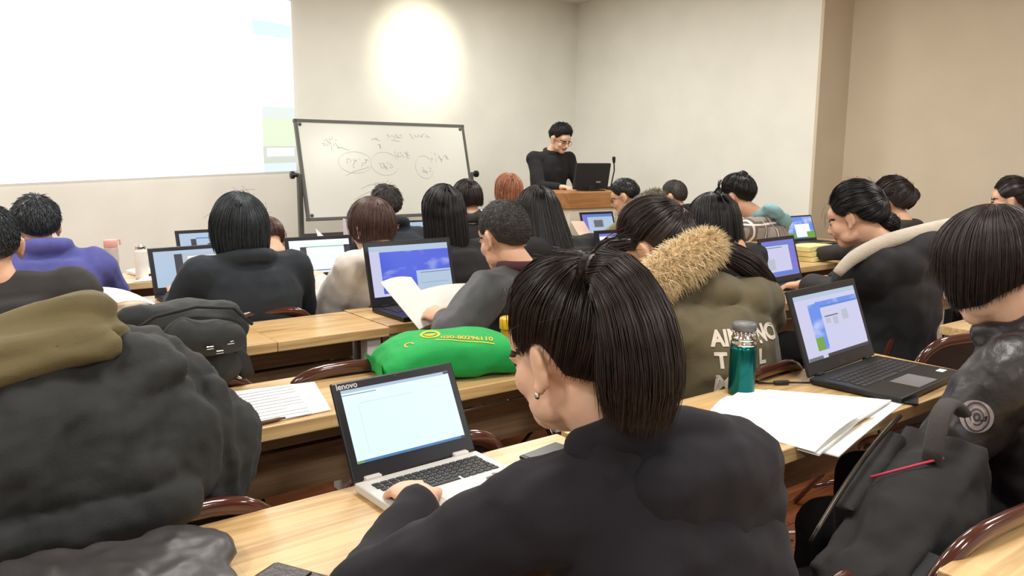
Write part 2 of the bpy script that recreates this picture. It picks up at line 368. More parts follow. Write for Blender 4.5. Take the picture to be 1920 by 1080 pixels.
g = G(); g.box((0, .01, .006), (.2, .15, .012)); g.box((0, .01, .04), (.06, .02, .08)); g.build('stand', M_black, MO, bevel=.003)
G().box((.06, -.019, .075), (.05, .002, .014), 0, Rm).build('badge', mat('grey_badge', (140, 140, 138), .5), MO)
MI = tag(empty('gooseneck_microphone', (5.06, 5.3, 1.118)), 'thin black gooseneck microphone on the lectern', 'microphone')
G().lathe([(.05, 0), (.05, .02), (.02, .03)]).build('base', M_black, MI)
G().tube([(0, 0, .02), (0, -.02, .1), (-.01, -.05, .17), (-.05, -.085, .25)], .006, 0, 8).build('stem', M_black, MI, smooth=True)
G().cap((-.05, -.085, .245), (-.062, -.095, .28), .012, .016).build('capsule', M_blackm, MI, smooth=True)

# ------------------------------------------------------------------ desks
_dc = {}
TZ = .75
def desk(x0, x1, y0, label, group='training desks', split=None, d=.39):
    w = x1 - x0 - .004
    root = tag(empty('training_desk', (x0, y0, 0)), label, 'desk', group)
    key = (round(w, 3), split, d)
    if key not in _dc:
        A = {}
        cuts = [0] + ([split] if split else []) + [w]
        A['top_board'] = [G().b2((a + (.0015 if a else 0), 0, TZ - .036), (b, d, TZ)).mesh('top_board') for a, b in zip(cuts[:-1], cuts[1:])]
        A['panel_board'] = [G().b2((.02, .285, z0), (w - .02, .305, z0 + .125)).mesh('panel_board') for z0 in (.583, .447)]
        A['leg'] = [G().b2((x - .028, y - .028, 0), (x + .028, y + .028, TZ - .036)).mesh('leg') for x in (.05, w - .05) for y in (.06, d - .04)]
        A['rail'] = [G().b2((.05, d - .05, .62), (w - .05, d - .03, .7)).mesh('rail')]
        A['bolt'] = [G().ell((x, .284, .52), (.008, .004, .008), nu=8, nv=5).mesh('bolt') for x in (.09, w - .09)]
        for k, ms in A.items():
            for me in ms: me.materials.append({'top_board': M_desk, 'panel_board': M_panel, 'leg': M_white, 'rail': M_panel, 'bolt': M_steel}[k])
        _dc[key] = A
    for k, ms in _dc[key].items():
        for me in ms: link(k, me, None, root, bevel=.003 if k == 'top_board' else 0)
    return root
R1, R2, R3, R4, R5 = .98, 1.805, 2.66, 3.515, 4.37
desk(1.235, 2.435, .147, 'pine training desk behind the chair holding the black backpack')
desk(.03, 1.228, .13, 'pine training desk behind the ponytailed woman in the black hoodie')
desk(-1.25, -.045, R1, 'pine training desk under the shiny black bag')
desk(-.045, 1.16, R1, 'pine training desk under the silver laptop')
desk(1.178, 2.53, R1 + .012, 'pine training desk with the green thermos and open booklet')
desk(-1.34, -.14, R2, 'pine training desk behind the dark coat heap')
desk(-.14, 1.062, R2, 'pine training desk with a printed handout sheet on it')
desk(1.066, 2.265, R2, 'pine training desk under the green shopping bag')
desk(-1.0, .2, R3, 'pine training desk hidden behind the olive coat lining')
desk(.21, 1.41, R3, 'empty pine training desk with two top boards beside the black backpack', split=.76)
desk(1.415, 2.615, R3 + .03, 'pine training desk under the large laptop with blue sky screen')
desk(-.2, 1.0, R4, 'pine training desk beside the woman with dark bobbed hair')
desk(1.0, 2.2, R4, 'pine training desk in front of the woman in the cream coat')
desk(2.49, 3.69, R4, 'pine training desk in front of the woman with long black hair and black coat')
desk(3.69, 4.89, R4, 'pine training desk in front of the woman in the plaid coat')
desk(4.89, 6.03, R4, 'pine training desk carrying the laptop by the wall corner')
desk(0, 1.2, R5, 'pine training desk with the white thermos flask')
desk(1.2, 2.4, R5, 'pine training desk near the whiteboard foot')
desk(2.5, 3.7, R5, 'pine training desk in front of the red-haired person')
desk(3.7, 4.9, R5, 'pine training desk standing before the lectern')
desk(3.18, 4.38, 1.07, 'pine training desk standing across the aisle from the bob-haired woman')
desk(2.95, 4.15, 2.1, 'pine training desk in front of the woman with the fleece collar')
desk(4.15, 5.35, 2.1, 'pine training desk behind the fleece-collared coat')
desk(2.75, 3.95, 2.79, 'pine training desk under the yellow envelope stack and plastic bag')
desk(3.95, 5.15, 2.79, 'pine training desk in front of the woman with the messy bun')
desk(5.15, 6.35, 2.79, 'pine training desk by the side wall')

# ------------------------------------------------------------------ folding chairs
def chair_proto():
    r = empty('folding_chair')
    arch = []
    for q in np.linspace(0, 1, 25):
        a = PI * q; c, s_ = math.cos(a), math.sin(a)
        x = -.215 * (abs(c) ** .55) * (1 if c > 0 else -1); z = .46 + .315 * (s_ ** .6)
        arch.append((x, -.19 - .075 * (z - .46) / .315, z))
    G().tube(arch, .02, 0, 10, flat=(1, .75)).build('back_frame', M_brown, r, smooth=True)
    g = G(); A = np.array(arch); A2 = A.copy(); A2[:, 1] += .012; A[:, 1] -= .004
    n = len(A); g.add(np.concatenate([A, A2]), [tuple(range(n)), tuple(range(2 * n - 1, n - 1, -1))]); g.build('back_pad', M_blackv, r)
    g = G(); a = np.linspace(0, 2 * PI, 29)[:-1]
    def se(k, z): return np.column_stack([k * .205 * np.sign(np.cos(a)) * abs(np.cos(a)) ** .5, k * .195 * np.sign(np.sin(a)) * abs(np.sin(a)) ** .5, np.full(28, z)])
    g.rings([se(.96, .425), se(1, .435), se(1, .455), se(.9, .467)]); g.build('seat', M_blackv, r, smooth=False)
    g = G(); g.tube([tuple(p) for p in se(1.02, .44)], .012, 0, 8, closed=True); g.build('seat_rim', M_brown, r, smooth=True)
    for sx in (-1, 1):
        G().tube([(sx * .212, -.185, .5), (sx * .212, .05, .25), (sx * .21, .24, .012)], .011, 0, 8).build('leg', M_brown, r, smooth=True)
        G().tube([(sx * .195, .13, .44), (sx * .195, -.05, .22), (sx * .195, -.22, .012)], .011, 0, 8).build('leg', M_brown, r, smooth=True)
    for y, z in ((.17, .1), (-.15, .1)): G().tube([(-.205, y, z), (.205, y, z)], .008, 0, 8).build('stretcher', M_brown, r, smooth=True)
    return r
CHAIR = chair_proto(); _cu = [0]
def chair(x, y, rz=0, label=None, group='brown folding chairs'):
    o = CHAIR if _cu[0] == 0 else copy_tree(CHAIR)
    _cu[0] += 1; o.location = (x, y, 0); o.rotation_euler.z = rad(rz)
    tag(o, label, 'chair', group); return o

# ------------------------------------------------------------------ laptops
def keygrid(w, d, rows=6, cols=14):
    out = []; kw = w / cols; kd = d / rows
    for j in range(rows):
        y = -d / 2 + kd * (j + .5)
        if j == 0:
            x = -w / 2
            for n_ in (1, 1, 1, 1, 5, 1, 1, 1, 1, 1): out.append((x + kw * n_ / 2, y, kw * n_ * .9 if n_ > 1 else kw * .86, kd * .8)); x += kw * n_
        else:
            off = (0, .0, .35, .2, 0, 0)[j] * kw
            for i in range(cols): 
                x = -w / 2 + kw * (i + .5) + off * (1 if i < cols - 1 else 0)
                if i == cols - 1 and off: out.append((x + off * .3, y, kw * .5, kd * .8))
                else: out.append((x, y, kw * .86, kd * .8))
    return out
SKY = em('sky_wallpaper', (96, 140, 236), .95, (232, 240, 255), 7, (.5, .78), (1, 1, 2.2))
SKYD = em('deep_sky_wallpaper', (70, 96, 228), .9, (214, 222, 255), 6, (.56, .85), (1, 1, 2.5))
E_white = em('screen_white', (245, 250, 255), 1.0); E_cyan = em('screen_cyan_white', (226, 252, 255), 1.02)
E_grey = em('screen_grey', (196, 206, 224), .8); E_dark = em('screen_dark', (52, 58, 78), .5); E_task = em('screen_task', (60, 130, 190), .8)
E_lav = em('screen_lavender', (214, 216, 250), .85); E_pur = em('screen_purple', (128, 124, 226), .8); E_green = em('screen_green', (120, 180, 70), .75); E_text = em('screen_text', (120, 130, 150), .6)
E_blue = em('screen_blue', (70, 140, 220), .85); E_pale = em('screen_pale_blue', (190, 214, 240), .8)
SMATS = [E_white, E_cyan, E_grey, E_dark, E_task, E_lav, E_pur, E_green, E_text, E_blue, E_pale, SKY, SKYD]
WH, CY, GR, DK, TK, LV, PU, GN, TX, BL, PB, SK, SD = range(13)
def laptop(label, x, y, rz, w, d, lidh, tilt, quads, deck=M_black, back=M_bezel, keys='none', group='laptops in use', z=TZ, brand=None, margin=(.014, .03, .016), th=.02):
    """origin under the hinge; user sits on local -Y"""
    r = tag(empty('laptop', (x, y, z), rad(rz)), label, 'laptop', group)
    g = G(); g.b2((-w / 2, -d, .003), (w / 2, 0, th)); b = g.build('base', deck, r, bevel=.004)
    G().b2((-w / 2 + .01, -d + .006, 0), (w / 2 - .01, -.006, .0035)).build('underside', M_black, r)
    kw, kd = w * .86, d * .43; ky = -d * .36
    if deck is not M_black or keys == 'single':
        pass
    if keys == 'single':
        cache = {}
        for kx, kyy, a, c in keygrid(kw, kd):
            q = (round(a, 4), round(c, 4))
            if q not in cache:
                gg = G(); gg.rings([np.array([(-a / 2, -c / 2, 0), (a / 2, -c / 2, 0), (a / 2, c / 2, 0), (-a / 2, c / 2, 0)]), np.array([(-a / 2 * .92, -c / 2 * .9, .0022), (a / 2 * .92, -c / 2 * .9, .0022), (a / 2 * .92, c / 2 * .9, .0022), (-a / 2 * .92, c / 2 * .9, .0022)])])
                cache[q] = gg.mesh('key'); cache[q].materials.append(M_key)
            link('key', cache[q], M_key, b, (kx, ky + kyy, th))
    else:
        g = G()
        for kx, kyy, a, c in keygrid(kw, kd): g.b2((kx - a / 2, ky + kyy - c / 2, th - .001), (kx + a / 2, ky + kyy + c / 2, th + .0018))
        k = g.build('keyboard', M_key, b); k['kind'] = 'stuff'
    G().b2((-w * .17, -d * .95, th - .001), (w * .13, -d * .64, th + .0006)).build('touchpad', M_silver if deck is M_silver else mat('grey_touchpad', (120, 120, 122), .3), b)
    lid = G(); lid.b2((-w / 2, -.004, 0), (w / 2, .004, lidh)); L = lid.build('lid', back, r, (0, .004, th - .002), bevel=.0035); L.rotation_euler.x = -rad(tilt)
    for sx in (-1, 1): G().b2((sx * w * .36 - .018, -.008, th - .006), (sx * w * .36 + .018, .008, th + .006)).build('hinge', deck, r, bevel=.003)
    ms, mb, mt = margin; x0, x1, z0, z1 = -w / 2 + ms, w / 2 - ms, mb, lidh - mt
    g = G()
    for k, (u0, v0, u1, v1, mi) in enumerate(quads):
        yy = -.0046 - .00012 * k; X = lambda u: x0 + (x1 - x0) * u; Z = lambda v: z0 + (z1 - z0) * v
        g.quad([(X(u0), yy, Z(v0)), (X(u1), yy, Z(v0)), (X(u1), yy, Z(v1)), (X(u0), yy, Z(v1))], mi)
    g.build('display', SMATS, L)
    G().ell((0, -.0045, lidh - mt / 2), (.003, .001, .003), nu=8, nv=5).build('webcam', M_black, L)
    if brand:
        V, F = text_geo(brand[0], brand[1], .0004); V = np.column_stack([V[:, 0] + brand[2], np.full(len(V), -.0047), V[:, 1] + brand[3]])
        G().add(V, F).build('brand_lettering', mat('silver_letter', (190, 190, 190), .3, metal=.5), L)
    return r
def lines(u0, v0, u1, n, dv, m=TX, hh=.006): return [(u0, v0 - i * dv, u0 + (u1 - u0) * (1 - .3 * ((i * 7) % 3) / 2), v0 - i * dv + hh, m) for i in range(n)]
L1 = laptop('silver laptop with black-framed blank document screen, its left keys under a hand',   .768, 1.342, 2, .287, .192, .196, 27,
    [(0, 0, 1, 1, CY), (0, .955, 1, 1, PB), (0, .92, .3, .93, TX), (.95, .965, 1, .995, DK), (.13, .79, .62, .794, GR), (.12, .1, .122, .78, GR), (.62, .81, 1, .812, GR), (0, 0, 1, .028, TK), (.0, .028, 1, .034, BL), (0, 0, .06, .025, GN), (.96, .0, 1, .03, DK)],
    deck=M_silver, keys='single', brand=('lenovo', .017, -.134, .1805), margin=(.017, .032, .018))
g = G(); random.seed(3)
st = [(.02 * math.cos(a) * (1 + .3 * math.sin(5 * a)) * 1.3, .016 * math.sin(a) * (1 + .25 * math.cos(7 * a)), 0) for a in np.linspace(0, 2 * PI, 40)[:-1]]
g.rings([np.array(st), np.array(st) + np.array([0, 0, .0008])]); g.build('sticker', mat('brown_sticker', (120, 104, 96), .6, .25, 200), L1, (.1, -.142, .02))
L2 = laptop('black laptop showing a pale document over a blue desktop beside the open booklet', 2.215, 1.285, 5,   .42, .26, .255, 20,
    [(0, 0, 1, 1, LV), (0, .93, 1, 1, PB), (.18, .12, .36, .84, SK), (.18, .12, .3, .32, GN), (.3, .74, 1, .86, SK), (.36, .14, 1, .76, LV), (.4, .6, .62, .62, TX), (.4, .5, .48, .58, GR), (.52, .46, .6, .58, GR), (.68, .5, .78, .66, GR), (.3, 0, 1, .05, DK), (0, 0, .22, .05, TX), (.36, .76, .98, .79, BL)],
    keys='single', margin=(.022, .04, .022))
V, F = text_geo('DELL', .016, .0003); G().add(np.column_stack([V[:, 0] - .02, np.full(len(V), -.0047), V[:, 1] + .012]), F).build('brand_lettering', mat('faint_letter', (70, 72, 78), .3), [c for c in L2.children if c.name.startswith('lid')][0])
G().b2((.15, -.225, .02), (.185, -.205, .0205)).build('label_sticker', M_paper, L2)
laptop('large dark laptop with deep blue sky screen before the man in slate', 1.70, 2.965, 1, .43, .26, .275, 14,
    [(0, 0, 1, 1, SD), (0, .88, 1, 1, PB), (0, 0, .12, .9, LV), (.55, .05, 1, .46, PB), (.6, .41, .99, .42, DK), (.6, .2, .95, .205, TX), (.0, 0, .55, .05, LV)], margin=(.02, .04, .022))
laptop('black laptop with a bright white slide on screen between two women', 1.655, 3.83, -3, .36, .24, .225, 16,
    [(0, 0, 1, 1, WH), (.17, .06, .32, .8, DK), (.9, .3, 1, .82, DK), (.3, .78, .9, .84, GN), (.27, .09, .9, .78, WH), (.27, .06, .9, .09, TK), (.3, .8, .9, .88, CY)], deck=mat('dark_silver', (110, 112, 116), .4), margin=(.02, .035, .02))
laptop('dark laptop with grey document window partly hidden by the bobbed-hair woman', 1.0, 3.81, 4, .34, .23, .215, 16,
    [(0, 0, 1, 1, PB), (.3, .1, .42, .9, DK), (.42, .1, 1, .9, GR), (.5, .2, .95, .82, WH), (.42, .06, 1, .1, TK)] + lines(.55, .7, .9, 6, .07), margin=(.02, .03, .02))
laptop('dark laptop with nested blue windows standing by the white thermos flask', 1.33, 4.66, 3, .34, .23, .215, 16,
    [(0, 0, 1, 1, PB), (.2, .1, .3, .8, DK), (.3, .8, 1, .84, BL), (.5, .1, 1, .62, DK), (.58, .1, 1, .52, WH)], margin=(.02, .03, .02))
laptop('laptop with a pale blue screen between the short-haired person and the long-haired woman', 2.63, 4.62, -2, .34, .23, .215, 14,
    [(0, 0, 1, 1, PB), (.1, .7, 1, .82, SK), (.1, .1, 1, .7, LV)], margin=(.018, .03, .014))
laptop('laptop with a purple-blue window near the paper cup before the lectern', 4.38, 4.68, -4, .34, .23, .215, 20,
    [(0, 0, 1, 1, PU), (.16, .05, 1, .86, PB), (.3, .3, .7, .8, GR), (.35, .35, .65, .7, TX), (.16, .86, 1, .95, BL)], margin=(.018, .03, .02))
laptop('black laptop with lavender screen behind the loose strands of the parka woman', 3.06, 3.06, -2, .38, .24, .25, 14,
    [(0, 0, 1, 1, PU), (0, .84, 1, .93, WH), (.05, .1, 1, .8, LV)], margin=(.03, .03, .02))
laptop('laptop with purple desktop and document by the yellow-cuffed hand', 3.56, 2.42, 6, .36, .23, .235, 16,
    [(0, 0, 1, 1, PU), (0, .14, .8, .86, LV), (.1, .8, .6, .82, TX), (.05, .2, .3, .5, GR), (0, .05, 1, .1, BL), (.0, .86, 1, .9, BL)], margin=(.02, .03, .02))
laptop('laptop with blue sky desktop and white window by the wall corner', 5.53, 3.62, 0, .37, .23, .205, 20,
    [(0, 0, 1, 1, SK), (0, 0, .3, .26, GN), (.3, .06, .85, .66, WH), (0, 0, 1, .05, TK), (.7, 0, 1, .3, GN)], margin=(.012, .02, .012))
laptop('dark laptop seen past the fleece-collared shoulder near the side wall', 5.62, 2.98, -10, .38, .24, .25, 14,
    [(0, 0, 1, 1, GR), (.1, .5, .9, .55, TX), (.1, .1, .9, .4, PB)], margin=(.03, .03, .02))
# ------------------------------------------------------------------ people
M_skin = mat('skin', (214, 168, 140), .55, .06, 14, .05, 90, spec=.35)
M_skin2 = mat('skin_fair', (224, 182, 156), .55, .06, 14, .05, 90, spec=.35)
M_lip = mat('lip_tone', (176, 104, 94), .5, .05)
M_brow = mat('brow_hair', (48, 38, 34), .7, .1, 60)
def hairmat(n, c, rough=.36): return mat(n, c, rough, .35, 60, spec=.55)
HM = {'black': hairmat('black_hair', (17, 15, 18)), 'dbrown': hairmat('dark_brown_hair', (38, 27, 25)), 'brown': hairmat('brown_hair', (84, 60, 54)), 'red': hairmat('auburn_hair', (166, 108, 78), .45),
      'bluish': hairmat('blue_black_hair', (44, 52, 58)), 'grey': hairmat('short_grey_black_hair', (52, 48, 46), .6)}
def cloth(n, c, rough=.9, sheen=.03, var=.14, bump=.12, bs=260, **k): return mat(n, tuple(v * .86 for v in c), rough, var, 9, bump, bs, sheen=sheen, **k)
M_trouser = cloth('black_trousers', (26, 27, 31)); M_shoe = mat('dark_shoe', (34, 32, 32), .5, .1)
def nrm(v): v = np.asarray(v, float); return v / (np.linalg.norm(v) + 1e-12)
def yawdir(a): a = rad(a); return np.array([-math.sin(a), math.cos(a), 0.0])
def headR(yaw, pitch, roll=0):
    M = Matrix.Rotation(rad(yaw), 3, 'Z') @ Matrix.Rotation(-rad(pitch), 3, 'X') @ Matrix.Rotation(rad(roll), 3, 'Y')
    return np.array(M)
def tab(t, a):
    a = np.degrees(np.abs(a)); ks = sorted(t); return np.interp(a, ks, [t[k] for k in ks])
def slerp(A, B, s):
    d = np.clip((A * B).sum(-1), -1, 1); w = np.arccos(d)[..., None]; sw = np.sin(w) + 1e-6
    return (np.sin((1 - s) * w) * A + np.sin(s * w) * B) / sw
EC = np.array([0, -.010, .024]); ER = np.array([.080, .100, .100])
def dirv(a, th): return np.stack([np.sin(th) * np.sin(a), np.sin(th) * np.cos(a), np.cos(th)], -1)
STY = {   # hair end: polar angle and hanging length by azimuth from the face
 'bob':   ({0: 62, 35: 70, 60: 92, 90: 97, 180: 100}, {0: 0, 45: .0, 62: .075, 90: .10, 130: .095, 180: .085}),
 'bobshort': ({0: 62, 35: 70, 60: 90, 90: 98, 180: 102}, {0: 0, 45: .0, 62: .05, 90: .065, 130: .05, 180: .05}),
 'bobgrad': ({0: 64, 30: 72, 55: 94, 90: 100, 140: 112, 180: 118}, {0: 0, 35: .02, 58: .085, 90: .075, 125: .035, 150: .012, 180: .005}),
 'long':  ({0: 60, 40: 66, 60: 90, 90: 96, 180: 98}, {0: 0, 45: 0, 60: .24, 90: .3, 180: .36}),
 'short': ({0: 60, 40: 66, 58: 84, 72: 94, 84: 84, 98: 88, 114: 116, 150: 128, 180: 130}, {0: 0, 180: 0}),
}
def cap_paths(a, st, Rl, infl, m, g_loc, scale_drop=1.0, flare=.0, back=0.0, curl=.0, thick=0.0, part=(0, -.3, .95)):
    te, dr = STY[st]; th = np.radians(tab(te, a)); D = tab(dr, a) * scale_drop
    E = dirv(a, th); Cc = np.broadcast_to(nrm(part), E.shape)
    arc = np.arccos(np.clip((E * Cc).sum(-1), -1, 1)) * .1; tot = arc + D
    s = np.linspace(0.03, 1, m)[None, :] * tot[:, None]
    q = np.clip(s / arc[:, None], 0, 1)[..., None]
    dv = slerp(Cc[:, None, :], E[:, None, :], q)
    tp = np.clip((q - .72) / .28, 0, 1) if st == 'short' else 0 * q
    P = EC + dv * (ER * (infl * (1 - tp) + 1.005 * tp) + thick)
    ex = np.clip(s - arc[:, None], 0, None)[..., None]
    out = E * np.array([1, 1, 0]); out /= np.linalg.norm(out, axis=-1, keepdims=True) + 1e-9
    tt = ex / (D.max() + 1e-6)
    P = P + g_loc * ex + out[:, None, :] * (flare * tt - curl * tt * tt) + np.array([0, -1, 0]) * back * tt
    return P
class Hair:
    def __init__(s): s.V = []; s.Q = []; s.n = 0
    def add(s, V, Q): s.V.append(V); s.Q.append(np.asarray(Q) + s.n); s.n += len(V)
def jit(n, m, a): return rng.normal(0, a, (n, 1, 3)) * np.ones((1, m, 1))
def make_hair(hd, R, Hc, sc):
    """hd: style dict. returns mesh in world coordinates"""
    h = Hair(); st = hd['style']; n = int(hd.get('n', 260) * 1.8); r = hd.get('r', .0028) * .62; g_loc = R.T @ np.array([0, 0, -1.0]); infl = hd.get('infl', 1.10); T = lambda P: Hc + (P.reshape(-1, 3) * sc) @ R.T
    m = 14 if r < .0014 else 9
    if st in STY:
        kw = dict(scale_drop=hd.get('drop', 1.0), flare=hd.get('flare', .0), back=hd.get('back', 0), curl=hd.get('curl', 0), part=hd.get('part', (0, -.3, .95)))
        a = np.linspace(-PI, PI, 61)[:-1]; P = cap_paths(a, st, None, infl - .03, m, g_loc, **kw)
        inner = EC + (P[:, -1:, :] - EC) * np.array([.8, .8, 1]); P = np.concatenate([P, inner], 1)
        h.add(T(P), grid_quads(60, m + 1))
        a = rng.uniform(-PI, PI, n); P = cap_paths(a, st, None, infl, m, g_loc, **kw)
        if st == 'short':   # short tufts all over the scalp
            k = n * 3; a = rng.uniform(-PI, PI, k); B = cap_paths(a, st, None, infl - .025, 20, g_loc, **kw); ix = np.clip((np.sqrt(rng.uniform(.0, 1, k)) * 18).astype(int), 0, 18)
            b0 = B[np.arange(k), ix]; fl = B[np.arange(k), ix + 1] - b0; fl /= np.linalg.norm(fl, axis=1)[:, None] + 1e-9; nn = b0 - EC; nn /= np.linalg.norm(nn, axis=1)[:, None]
            ln = hd.get('len', .02) * rng.uniform(.6, 1.2, k) * np.interp(ix, [0, 10, 18], [1, 1, .45]); q = np.linspace(0, 1, 5)[None, :, None]
            d = fl + nn * rng.uniform(.12, .5, (k, 1)) + rng.normal(0, .16, (k, 3))
            P = b0[:, None, :] + d[:, None, :] * ln[:, None, None] * q - nn[:, None, :] * (ln[:, None, None] * .25) * q * q
            V, Q = strand_mesh(P, np.array([1, 1, .85, .6, .15]) * r * 1.1 / sc); h.add(T(V), Q)
            n = 8; P = P[:8, [0] * m]
        w = np.linspace(.3, 1, m)[None, :, None]; P = P + jit(n, m, .004) * w + rng.normal(0, .003, (n, 1, 3)) * w ** 2
        V, Q = strand_mesh(P, np.interp(np.arange(m), [0, 3, m - 3, m - 1], [.6, 1, 1, .25]) * r / sc); h.add(T(V), Q)
    else:               # pulled back to a tie point
        rim = hd.get('rim', {0: 54, 40: 63, 60: 88, 74: 97, 86: 86, 100: 90, 115: 118, 150: 131, 180: 133})
        tie = nrm(hd['tie'])
        a = np.linspace(-PI, PI, 65)[:-1]
        def pull(a, infl, m):
            E = dirv(a, np.radians(tab(rim, a))); q = np.linspace(0, 1, m)[None, :, None]
            dv = slerp(E[:, None, :], np.broadcast_to(tie, E.shape)[:, None, :], q)
            bump = 1 + .05 * np.sin(np.linspace(0, PI, m))[None, :, None]
            return EC + dv * ER * (1 + (infl - 1) * np.clip(q * 3.5 - .08, -.2, 1)) * (1 + (bump - 1) * np.clip(q * 3, 0, 1))
        P = pull(a, infl - .025, m); h.add(T(P), grid_quads(64, m))
        P = pull(rng.uniform(-PI, PI, n), infl, m) + jit(n, m, .003)
        V, Q = strand_mesh(P, np.interp(np.arange(m), [0, 3, m - 1], [.25, 1, .9]) * r / sc); h.add(T(V), Q)
    for tl in hd.get('tails', []):   # hanging locks: world points, radius at each
        pts = np.array(tl['pts'], float); rr = np.array(tl['r'], float); k = int(tl.get('n', 160) * 1.6); mm = 13
        u = np.linspace(0, 1, len(pts)); uu = np.linspace(0, 1, mm)
        # smooth curve through points
        C_ = np.stack([np.interp(uu, u, pts[:, i]) for i in range(3)], 1)
        for _ in range(3): C_[1:-1] = (C_[:-2] + 2 * C_[1:-1] + C_[2:]) / 4
        rc = np.interp(uu, u, rr)
        core = G(); core.tube(C_, rc * .86, 0, 14); Vc = np.concatenate(core.V)
        h.add(Vc, np.array([f for f in core.F if len(f) == 4]))
        Tn = np.gradient(C_, axis=0); Tn /= np.linalg.norm(Tn, axis=1)[:, None]
        U = np.cross(Tn, [.2, .9, .1]); U /= np.linalg.norm(U, axis=1)[:, None]; Wv = np.cross(Tn, U)
        an = rng.uniform(0, 2 * PI, k); q = np.sqrt(rng.uniform(.45, 1, k)) * 1.04
        ext = rng.uniform(-.06, .06, k)
        P = C_[None] + rc[None, :, None] * q[:, None, None] * (np.cos(an)[:, None, None] * U[None] + np.sin(an)[:, None, None] * Wv[None])
        P = P + np.linspace(0, 1, mm)[None, :, None] ** 2 * (rng.normal(0, .006, (k, 1, 3)) + ext[:, None, None] * (C_[-1] - C_[-3])[None, None, :])
        V, Q = strand_mesh(P, np.interp(np.arange(mm), [0, 3, mm - 3, mm - 1], [.8, 1, 1, .2]) * r); h.add(V, Q)
    for bn in hd.get('buns', []):
        c = np.array(bn['c']); rb = np.array(bn['r']); g = G(); g.ell(c, rb * .9, nu=16, nv=10); V = np.concatenate(g.V)
        F4 = np.array([f if len(f) == 4 else (f[0], f[1], f[2], f[2]) for f in g.F]); h.add(V, [f for f in F4 if f[2] != f[3]])
        k = bn.get('n', 90); an = np.linspace(0, 2 * PI, 14)
        ax = rng.normal(0, 1, (k, 3)); ax /= np.linalg.norm(ax, axis=1)[:, None]
        b1 = np.cross(ax, [.3, .5, .8]); b1 /= np.linalg.norm(b1, axis=1)[:, None]; b2 = np.cross(ax, b1)
        P = c + rb * rng.uniform(.92, 1.1, (k, 1, 1)) * (np.cos(an * .7)[None, :, None] * b1[:, None, :] + np.sin(an * .7)[None, :, None] * b2[:, None, :])
        V, Q = strand_mesh(P, r); h.add(V, Q)
    if hd.get('fly', 0):
        k = hd['fly']; d = rng.normal(0, 1, (k, 3)); d[:, 2] = abs(d[:, 2]) * .7 + .1; d[:, 1] -= .5; d /= np.linalg.norm(d, axis=1)[:, None]
        q = np.linspace(0, 1, 8)[None, :, None]; tan = np.cross(d, rng.normal(0, 1, (k, 3))); tan /= np.linalg.norm(tan, axis=1)[:, None]
        P = EC + d[:, None, :] * ER * (infl + .0 + .14 * np.sin(q * 2.2) * rng.uniform(.3, 1, (k, 1, 1))) + tan[:, None, :] * q * .06
        V, Q = strand_mesh(P, r / sc * .4); h.add(T(V), Q)
    return np_mesh('hair', np.concatenate(h.V), np.concatenate(h.Q))
def head_geo(g, R, Hc, sc, nb, female=True):
    T = lambda p: Hc + R @ (np.array(p, float) * sc)
    E = lambda c, r, Rl=None: g.ell(T(c), np.array(r) * sc, R if Rl is None else R @ Rl, nu=18, nv=12)
    E((0, -.012, .028), (.074, .094, .086)); E((0, .022, -.03), (.057, .066, .084)); E((0, .054, -.082), (.03, .034, .03))
    E((0, .066, .03), (.052, .026, .034)); E((0, .078, .006), (.05, .016, .012))
    for sx in (-1, 1):
        E((sx * .034, .054, -.03), (.022, .028, .028)); E((sx * .037, .022, -.066), (.02, .038, .028)); E((sx * .025, .079, -.006), (.015, .01, .009))
        Re = np.array(Matrix.Rotation(rad(-14), 3, 'X') @ Matrix.Rotation(rad(sx * 22), 3, 'Z'))
        E((sx * .079, -.012, -.008), (.008, .021, .033), Re); E((sx * .086, -.02, .004), (.006, .012, .02), Re); E((sx * .077, -.004, -.036), (.008, .01, .012))
    g.cap(T((0, .088, .0)), T((0, .106, -.028)), .008 * sc, .012 * sc); E((0, .1, -.034), (.016, .012, .009))
    g.cap(T((-.016, .086, -.053)), T((.016, .086, -.053)), .008 * sc, .008 * sc); g.cap(T((-.013, .085, -.062)), T((.013, .085, -.062)), .008 * sc, .008 * sc)
    g.cap(T((0, -.022, -.06)), nb, .052 * sc, .058 * sc, k=16)
def paint_face(me, R, Hc, sc, mats):
    C_ = np.empty(len(me.polygons) * 3, np.float32); me.polygons.foreach_get('center', C_)
    L = ((C_.reshape(-1, 3) - Hc) @ R) / sc; x, y, z = abs(L[:, 0]), L[:, 1], L[:, 2]; mi = np.zeros(len(L), np.int32)
    mi[(y > .076) & (x < .024) & (abs(z + .057) < .011)] = 1
    mi[(y > .05) & (x > .012) & (x < .048) & (abs(z - .012 - .05 * (.03 - x)) < .0045)] = 2
    mi[(y > .05) & (x > .014) & (x < .04) & (abs(z + .006) < .004)] = 2
    me.materials.clear()
    for m in mats: me.materials.append(m)
    me.polygons.foreach_set('material_index', mi)
